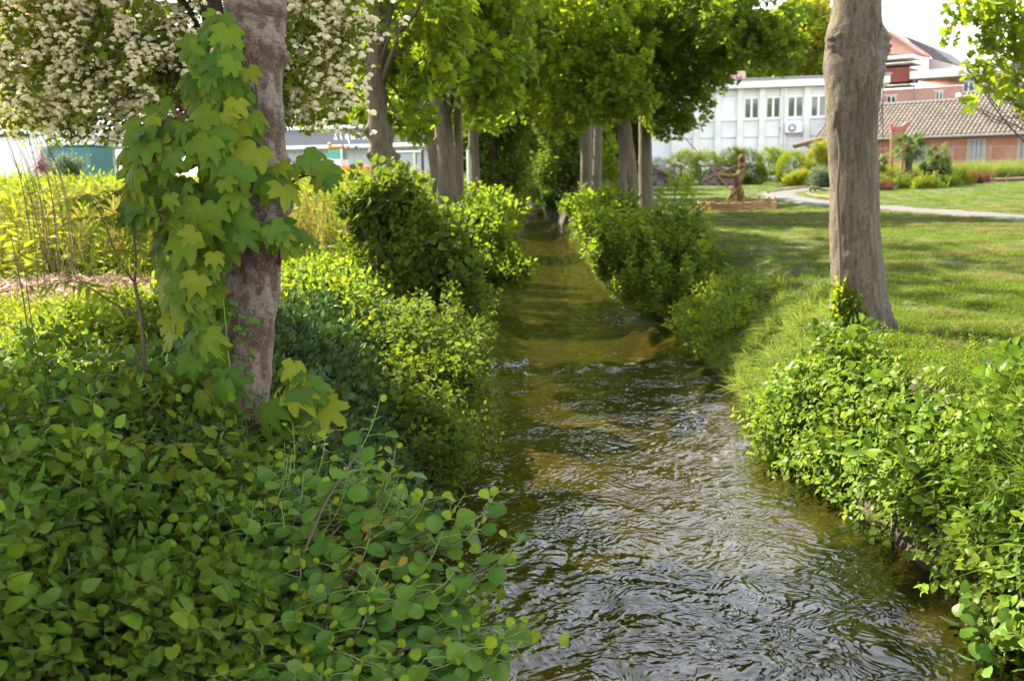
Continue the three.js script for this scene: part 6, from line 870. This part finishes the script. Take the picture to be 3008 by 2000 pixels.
  const lump = (phi, k, p) => 0.02 * N3(p.x * 14, p.y * 14, p.z * 14) + 0.012 * N3(p.x * 40, p.y * 40, p.z * 40), wm = std({ color: rgb(0.11, 0.06, 0.03), map: speck, roughness: 0.95 });
  part('body', merge([...bones.map(([b, rr]) => tube(b.map(Q), rr, 14, 24, lump)), new THREE.SphereGeometry(0.12, 14, 10).scale(0.85, 1.15, 0.95).translate(...Q('head').toArray())]), wm, fg);
  const wv = new GB(), rr = rng(820); for (const [b, ra] of bones) { const cu = new THREE.CatmullRomCurve3(b.map(Q)); for (let k = 0; k < 24; k++) { const a0 = rr() * 6.28, tw = (rr() - 0.3) * 9, t0 = rr() * 0.4, t1 = 0.6 + 0.45 * rr(), pts = []; for (let i = 0; i <= 8; i++) { const s = lerp(t0, t1, i / 8), p = cu.getPoint(clamp(s)), q = lerp(ra[0], ra[ra.length - 1], s) + 0.03, a = a0 + tw * s; pts.push(p.add(V(Math.cos(a) * q, (s > 1 ? 0.1 : 0) + (b[0] === 'sh' ? Math.sin(a) * q : 0), Math.sin(a) * q))); } wv.add(tube(pts, [0.014, 0.012, 0.007], 5, 18), I4, [[0.30, 0.17, 0.07], [0.20, 0.11, 0.05], [0.26, 0.22, 0.06]][k % 3]); } }
  tag(part('withy', wv.done(), std({ color: rgb(1, 1, 1), vertexColors: true, roughness: 0.9 }), fg), null, null, null, 'stuff');
  const rod = thing('fishing_rod', 'long thin rod held by the wicker figure, pointing up left', 'rod', P(2132, 540, 30.9)); part('shaft', tube([[2136, 545], [2110, 516], [2020, 413], [1960, 345]].map(([x, y], k) => P(x, y, 30.85 - 0.3 * k)), [0.022, 0.020, 0.013, 0.006], 7, 24), std({ color: rgb(0.30, 0.15, 0.07), roughness: 0.7 }), rod); part('grip', tube([[2140, 550], [2132, 540], [2122, 529]].map(([x, y]) => P(x, y, 30.86)), [0.028, 0.028], 8, 6), BM.timber, rod);
}
{
  // low log rails with pale edging along the path
  const rail = (label, posts, edge, d) => { const b = P(...posts[0], d), t = thing('log_rail', label, 'rail', V(b.x, ground(b.x, b.z), b.z)), top = posts.map(([x, y]) => P(x, y, d));
    top.forEach((p, k) => part('post', tube([V(p.x, ground(p.x, p.z) - 0.15, p.z), p.clone().lerp(V(p.x, ground(p.x, p.z), p.z), 0.5), p], [0.065, 0.06], 8, 4), BM.timber, t)); part('rail', tube(top, [0.05, 0.045], 8, 30, (phi, k, p) => 0.012 * N3(p.x * 5, p.y * 5, p.z * 5)), BM.pole, t);
    const e = edge.map(([x, y]) => { const q = gpx(x, y); q.y += 0.04; return q; }); part('edging_log', tube(e, [0.055, 0.055], 8, 40, (phi, k, p) => 0.018 * N3(p.x * 4, p.y * 4, p.z * 4)), BM.pole, t); };
  rail('low log rail on the far side of the path bend', [[2250, 556], [2273, 549], [2306, 544], [2345, 541], [2378, 541]], [[2257, 569], [2275, 565], [2300, 561], [2340, 557], [2376, 553]], 50);
  rail('low log rail left of the thick trunk on the near side of the path', [[2381, 553], [2396, 551], [2420, 557], [2445, 564]], [[2372, 573], [2392, 578], [2420, 581], [2445, 584]], 43);
}
{
  // palms and the flower bed
  const palm = (label, x, yb, yt, d, w, seed, nl) => { const b = P(x, yb, d), t = thing('palm_tree', label, 'palm', V(b.x, ground(b.x, b.z), b.z)), r = rng(seed), top = P(x + 2, yt, d);
    part('trunk', tube([V(b.x, ground(b.x, b.z) - 0.1, b.z), b.clone().lerp(top, 0.5), top], [w * 1.05, w, w * 1.1], 12, 30, (p, k, q) => 0.03 * Math.abs(Math.sin(k * 60 + p * 2)) + 0.02 * N3(q.x * 9, q.y * 9, q.z * 9)), std({ color: rgb(0.075, 0.05, 0.035), roughness: 0.95 }), t);
    const fan = new GB(); for (let k = 0; k < 17; k++) { const a = (k - 8) / 8 * 1.75; fan.add(L.lance, frame(V(0, 0.42, 0), V(Math.sin(a), Math.cos(a), -0.22 - 0.1 * Math.abs(a)), V(0, 0, 1), 0.52 + 0.06 * Math.cos(a)).scale(V(0.30, 1, 1))); } fan.add(stemGeo, new THREE.Matrix4().makeScale(0.014, 0.44, 0.014), [1, 0.9, 0.7]); const fgeo = fan.done(), fm = leafMat(0.085, 0.13, 0.02, { clearcoat: 0.4 });
    for (let k = 0; k < nl; k++) { const a = k * 2.4, el = lerp(1.25, -0.75, k / nl), m = part('frond', fgeo, fm, t, true), dir = V(Math.cos(a) * Math.cos(el), Math.sin(el), Math.sin(a) * Math.cos(el)); frame(top.clone().add(V(0, -0.1 * k / nl, 0)), dir, UP.clone().add(R3(r).multiplyScalar(0.3)), (0.7 + 0.3 * r()) * w / 0.11).decompose(m.position, m.quaternion, m.scale); m.position.sub(t.position); } };
  palm('tallest palm with fan fronds in the flower bed before the red gate', 2669, 545, 432, 46, 0.125, 1, 20); palm('smaller palm above the dark round bush in the flower bed', 2752, 530, 455, 47, 0.10, 2, 15); palm('low dark palm just right of the thick trunk', 2572, 545, 480, 47, 0.10, 3, 18);
  const bedP = (x, y, d) => { const p = P(x, y, d); return V(p.x, ground(p.x, p.z), p.z); };
  shrub('garden_bush', 'dark round bush under the smaller palm', 'bush', bedP(2757, 540, 48), B([[2757, 500, 48, 0.62, 0.55, 0.6, 260], [2730, 512, 48, 0.4, 0.35, 0.4, 90]]), SP.small, LM.dark, { seed: 70, s: [0.7, 1], stems: 1, shell: 0.3 });
  [['low green shrub at the left end of the flower bed', 2585, 560, 44, 'mid'], ['bushy plant below the tallest palm, left', 2620, 540, 45, 'deep'], ['spiky green plant at the front of the bed below the palm', 2650, 555, 44, 'mid'], ['rosy-tinted shrub at the front of the flower bed', 2715, 560, 43.5, 'yellow'], ['round green plant at the front right of the flower bed', 2745, 565, 43.5, 'mid'], ['leafy plant between the palm and the right end of the bed', 2790, 550, 45, 'mid'], ['green tuft at the right end of the flower bed', 2830, 545, 46, 'weed'], ['dark red-leaved shrub at the far right of the flower bed', 2875, 540, 48, 'red'], ['pale shrub behind the low dark palm', 2600, 520, 48, 'weed'], ['pinkish plant at the left corner of the bed by the thick trunk', 2590, 572, 42.5, 'red'], ['feathery plant right of the dark round bush', 2840, 525, 49, 'deep']].forEach(([label, x, y, d, m], k) => shrub('bed_plant', label, 'plant', bedP(x, y, d), B([[x, y - 8, d, 0.4, 0.26, 0.35, 60], [x + 16, y - 2, d, 0.3, 0.2, 0.3, 34], [x - 16, y, d, 0.28, 0.2, 0.3, 30]]), k % 3 ? SP.small : SP.weed, m === 'red' ? (LM.red ??= leafMat(0.15, 0.055, 0.045)) : LM[m], { seed: 90 + k, s: [0.6, 0.95], stems: 1, up: 0.6 }));
  // red wooden gate
  const d = 52, g = thing('red_gate', 'red wooden oriental gate with an upswept beam behind the palms', 'gate', bedP(2638, 520, d)); const post = (x, y0, y1, w) => tube([P(x, y0, d), P(x + 1, (y0 + y1) / 2, d), P(x + 2, y1, d)], [w, w], 4, 4);
  part('post', post(2620, 530, 382, 0.085), BM.timberRed ??= std({ color: rgb(0.26, 0.11, 0.06), roughness: 0.75 }), g); part('post', post(2651, 525, 376, 0.085), BM.timberRed, g);
  const beam = (pts, y, h) => { const s = new THREE.Shape(); const w = wall(P(2600, 500, d), P(2700, 498, d)), q = pts.map(([a, b]) => w.hit(a, b)); s.setFromPoints(q.map(([a, b]) => new THREE.Vector2(a, b))); const e = new THREE.ExtrudeGeometry(s, { depth: h, bevelEnabled: true, bevelSize: 0.01, bevelThickness: 0.01, bevelSegments: 1 }); e.translate(0, 0, -h / 2); return e.applyMatrix4(w.m); };
  part('top_beam', beam([[2614, 364], [2620, 371], [2632, 373], [2648, 370], [2661, 361], [2669, 357], [2670, 362], [2662, 378], [2650, 384], [2632, 386], [2618, 382]], 0, 0.24), BM.red, g); part('tie_beam', beam([[2622, 391], [2655, 388], [2655, 402], [2622, 405]], 0, 0.14), BM.red, g); part('strut', beam([[2639, 385], [2644, 385], [2644, 391], [2639, 391]], 0, 0.1), BM.red, g);
  // strip of tall grass and the wire fence before the brick building
  const r = rng(900); cov('verge_grass', 'tall bright grass along the foot of the brick building', 'grass', TU.meadow, LM.grass, (() => { const o = []; for (let k = 0; k < 2600; k++) { const x = lerp(2440, 3120, r()), p = P(x, 505, lerp(53, 60, r())); o.push({ m: stand(onGround(p.x, p.z), lerp(0.9, 1.7, r()), r() * 6.28, 0.4 * r(), r() * 6), c: tint(r, 0.25, 0.15) }); } return o; })());
  const fp = [2575, 2690, 2800, 2910, 3008, 3120].map((x) => { const p = P(x, 520, 60.5 - (x - 2575) * 0.006); return V(p.x, ground(p.x, p.z), p.z); }), f = thing('wire_fence', 'chain-link fence on green posts before the brick building', 'fence', fp[0]);
  fp.forEach((p) => part('post', tube([p.clone().add(V(0, -0.2, 0)), p.clone().add(V(0, 0.9, 0)), p.clone().add(V(0, 1.75, 0))], [0.03, 0.03], 6, 4), BM.greenPaint ??= std({ color: rgb(0.06, 0.14, 0.06), roughness: 0.6 }), f));
  const wire = new GB(), seg = (a, b, th) => wire.add(stemGeo, frame(a, b.clone().sub(a), V(0, 0, 1), 1).scale(V(th, a.distanceTo(b), th)));
  for (let k = 0; k < fp.length - 1; k++) { const a = fp[k], b = fp[k + 1], n = Math.round(a.distanceTo(b) / 0.12), pt = (u, h) => a.clone().lerp(b, u).add(V(0, h, 0)); for (const h of [0.1, 0.9, 1.7]) seg(pt(0, h), pt(1, h), 0.004); for (let i = 0; i < n; i++) { const u = i / n, du = 1.6 / 0.12 / n * 0.6; seg(pt(u, 0.1), pt(Math.min(1, u + du), 0.1 + 1.6 * Math.min(1, (1 - u) / du)), 0.0022); seg(pt(u, 1.7), pt(Math.min(1, u + du), 1.7 - 1.6 * Math.min(1, (1 - u) / du)), 0.0022); } }
  tag(part('wire_mesh', wire.done(), BM.metal, f), null, null, null, 'stuff');
  // a low timber edge on the right of the bed
  const ed = thing('timber_edge', 'long low timber edging at the far side of the lawn, right', 'edging', bedP(2870, 530, 50)); part('board', tube([[2860, 529], [2930, 528], [3060, 523]].map(([x, y]) => P(x, y, 50)), [0.09, 0.09], 6, 10), BM.timber, ed); for (const x of [2880, 2960, 3040]) part('peg', new THREE.CylinderGeometry(0.05, 0.05, 0.5, 7).translate(...P(x, 531, 49.85).toArray()), BM.timber, ed);
}

renderer.render(scene, camera);
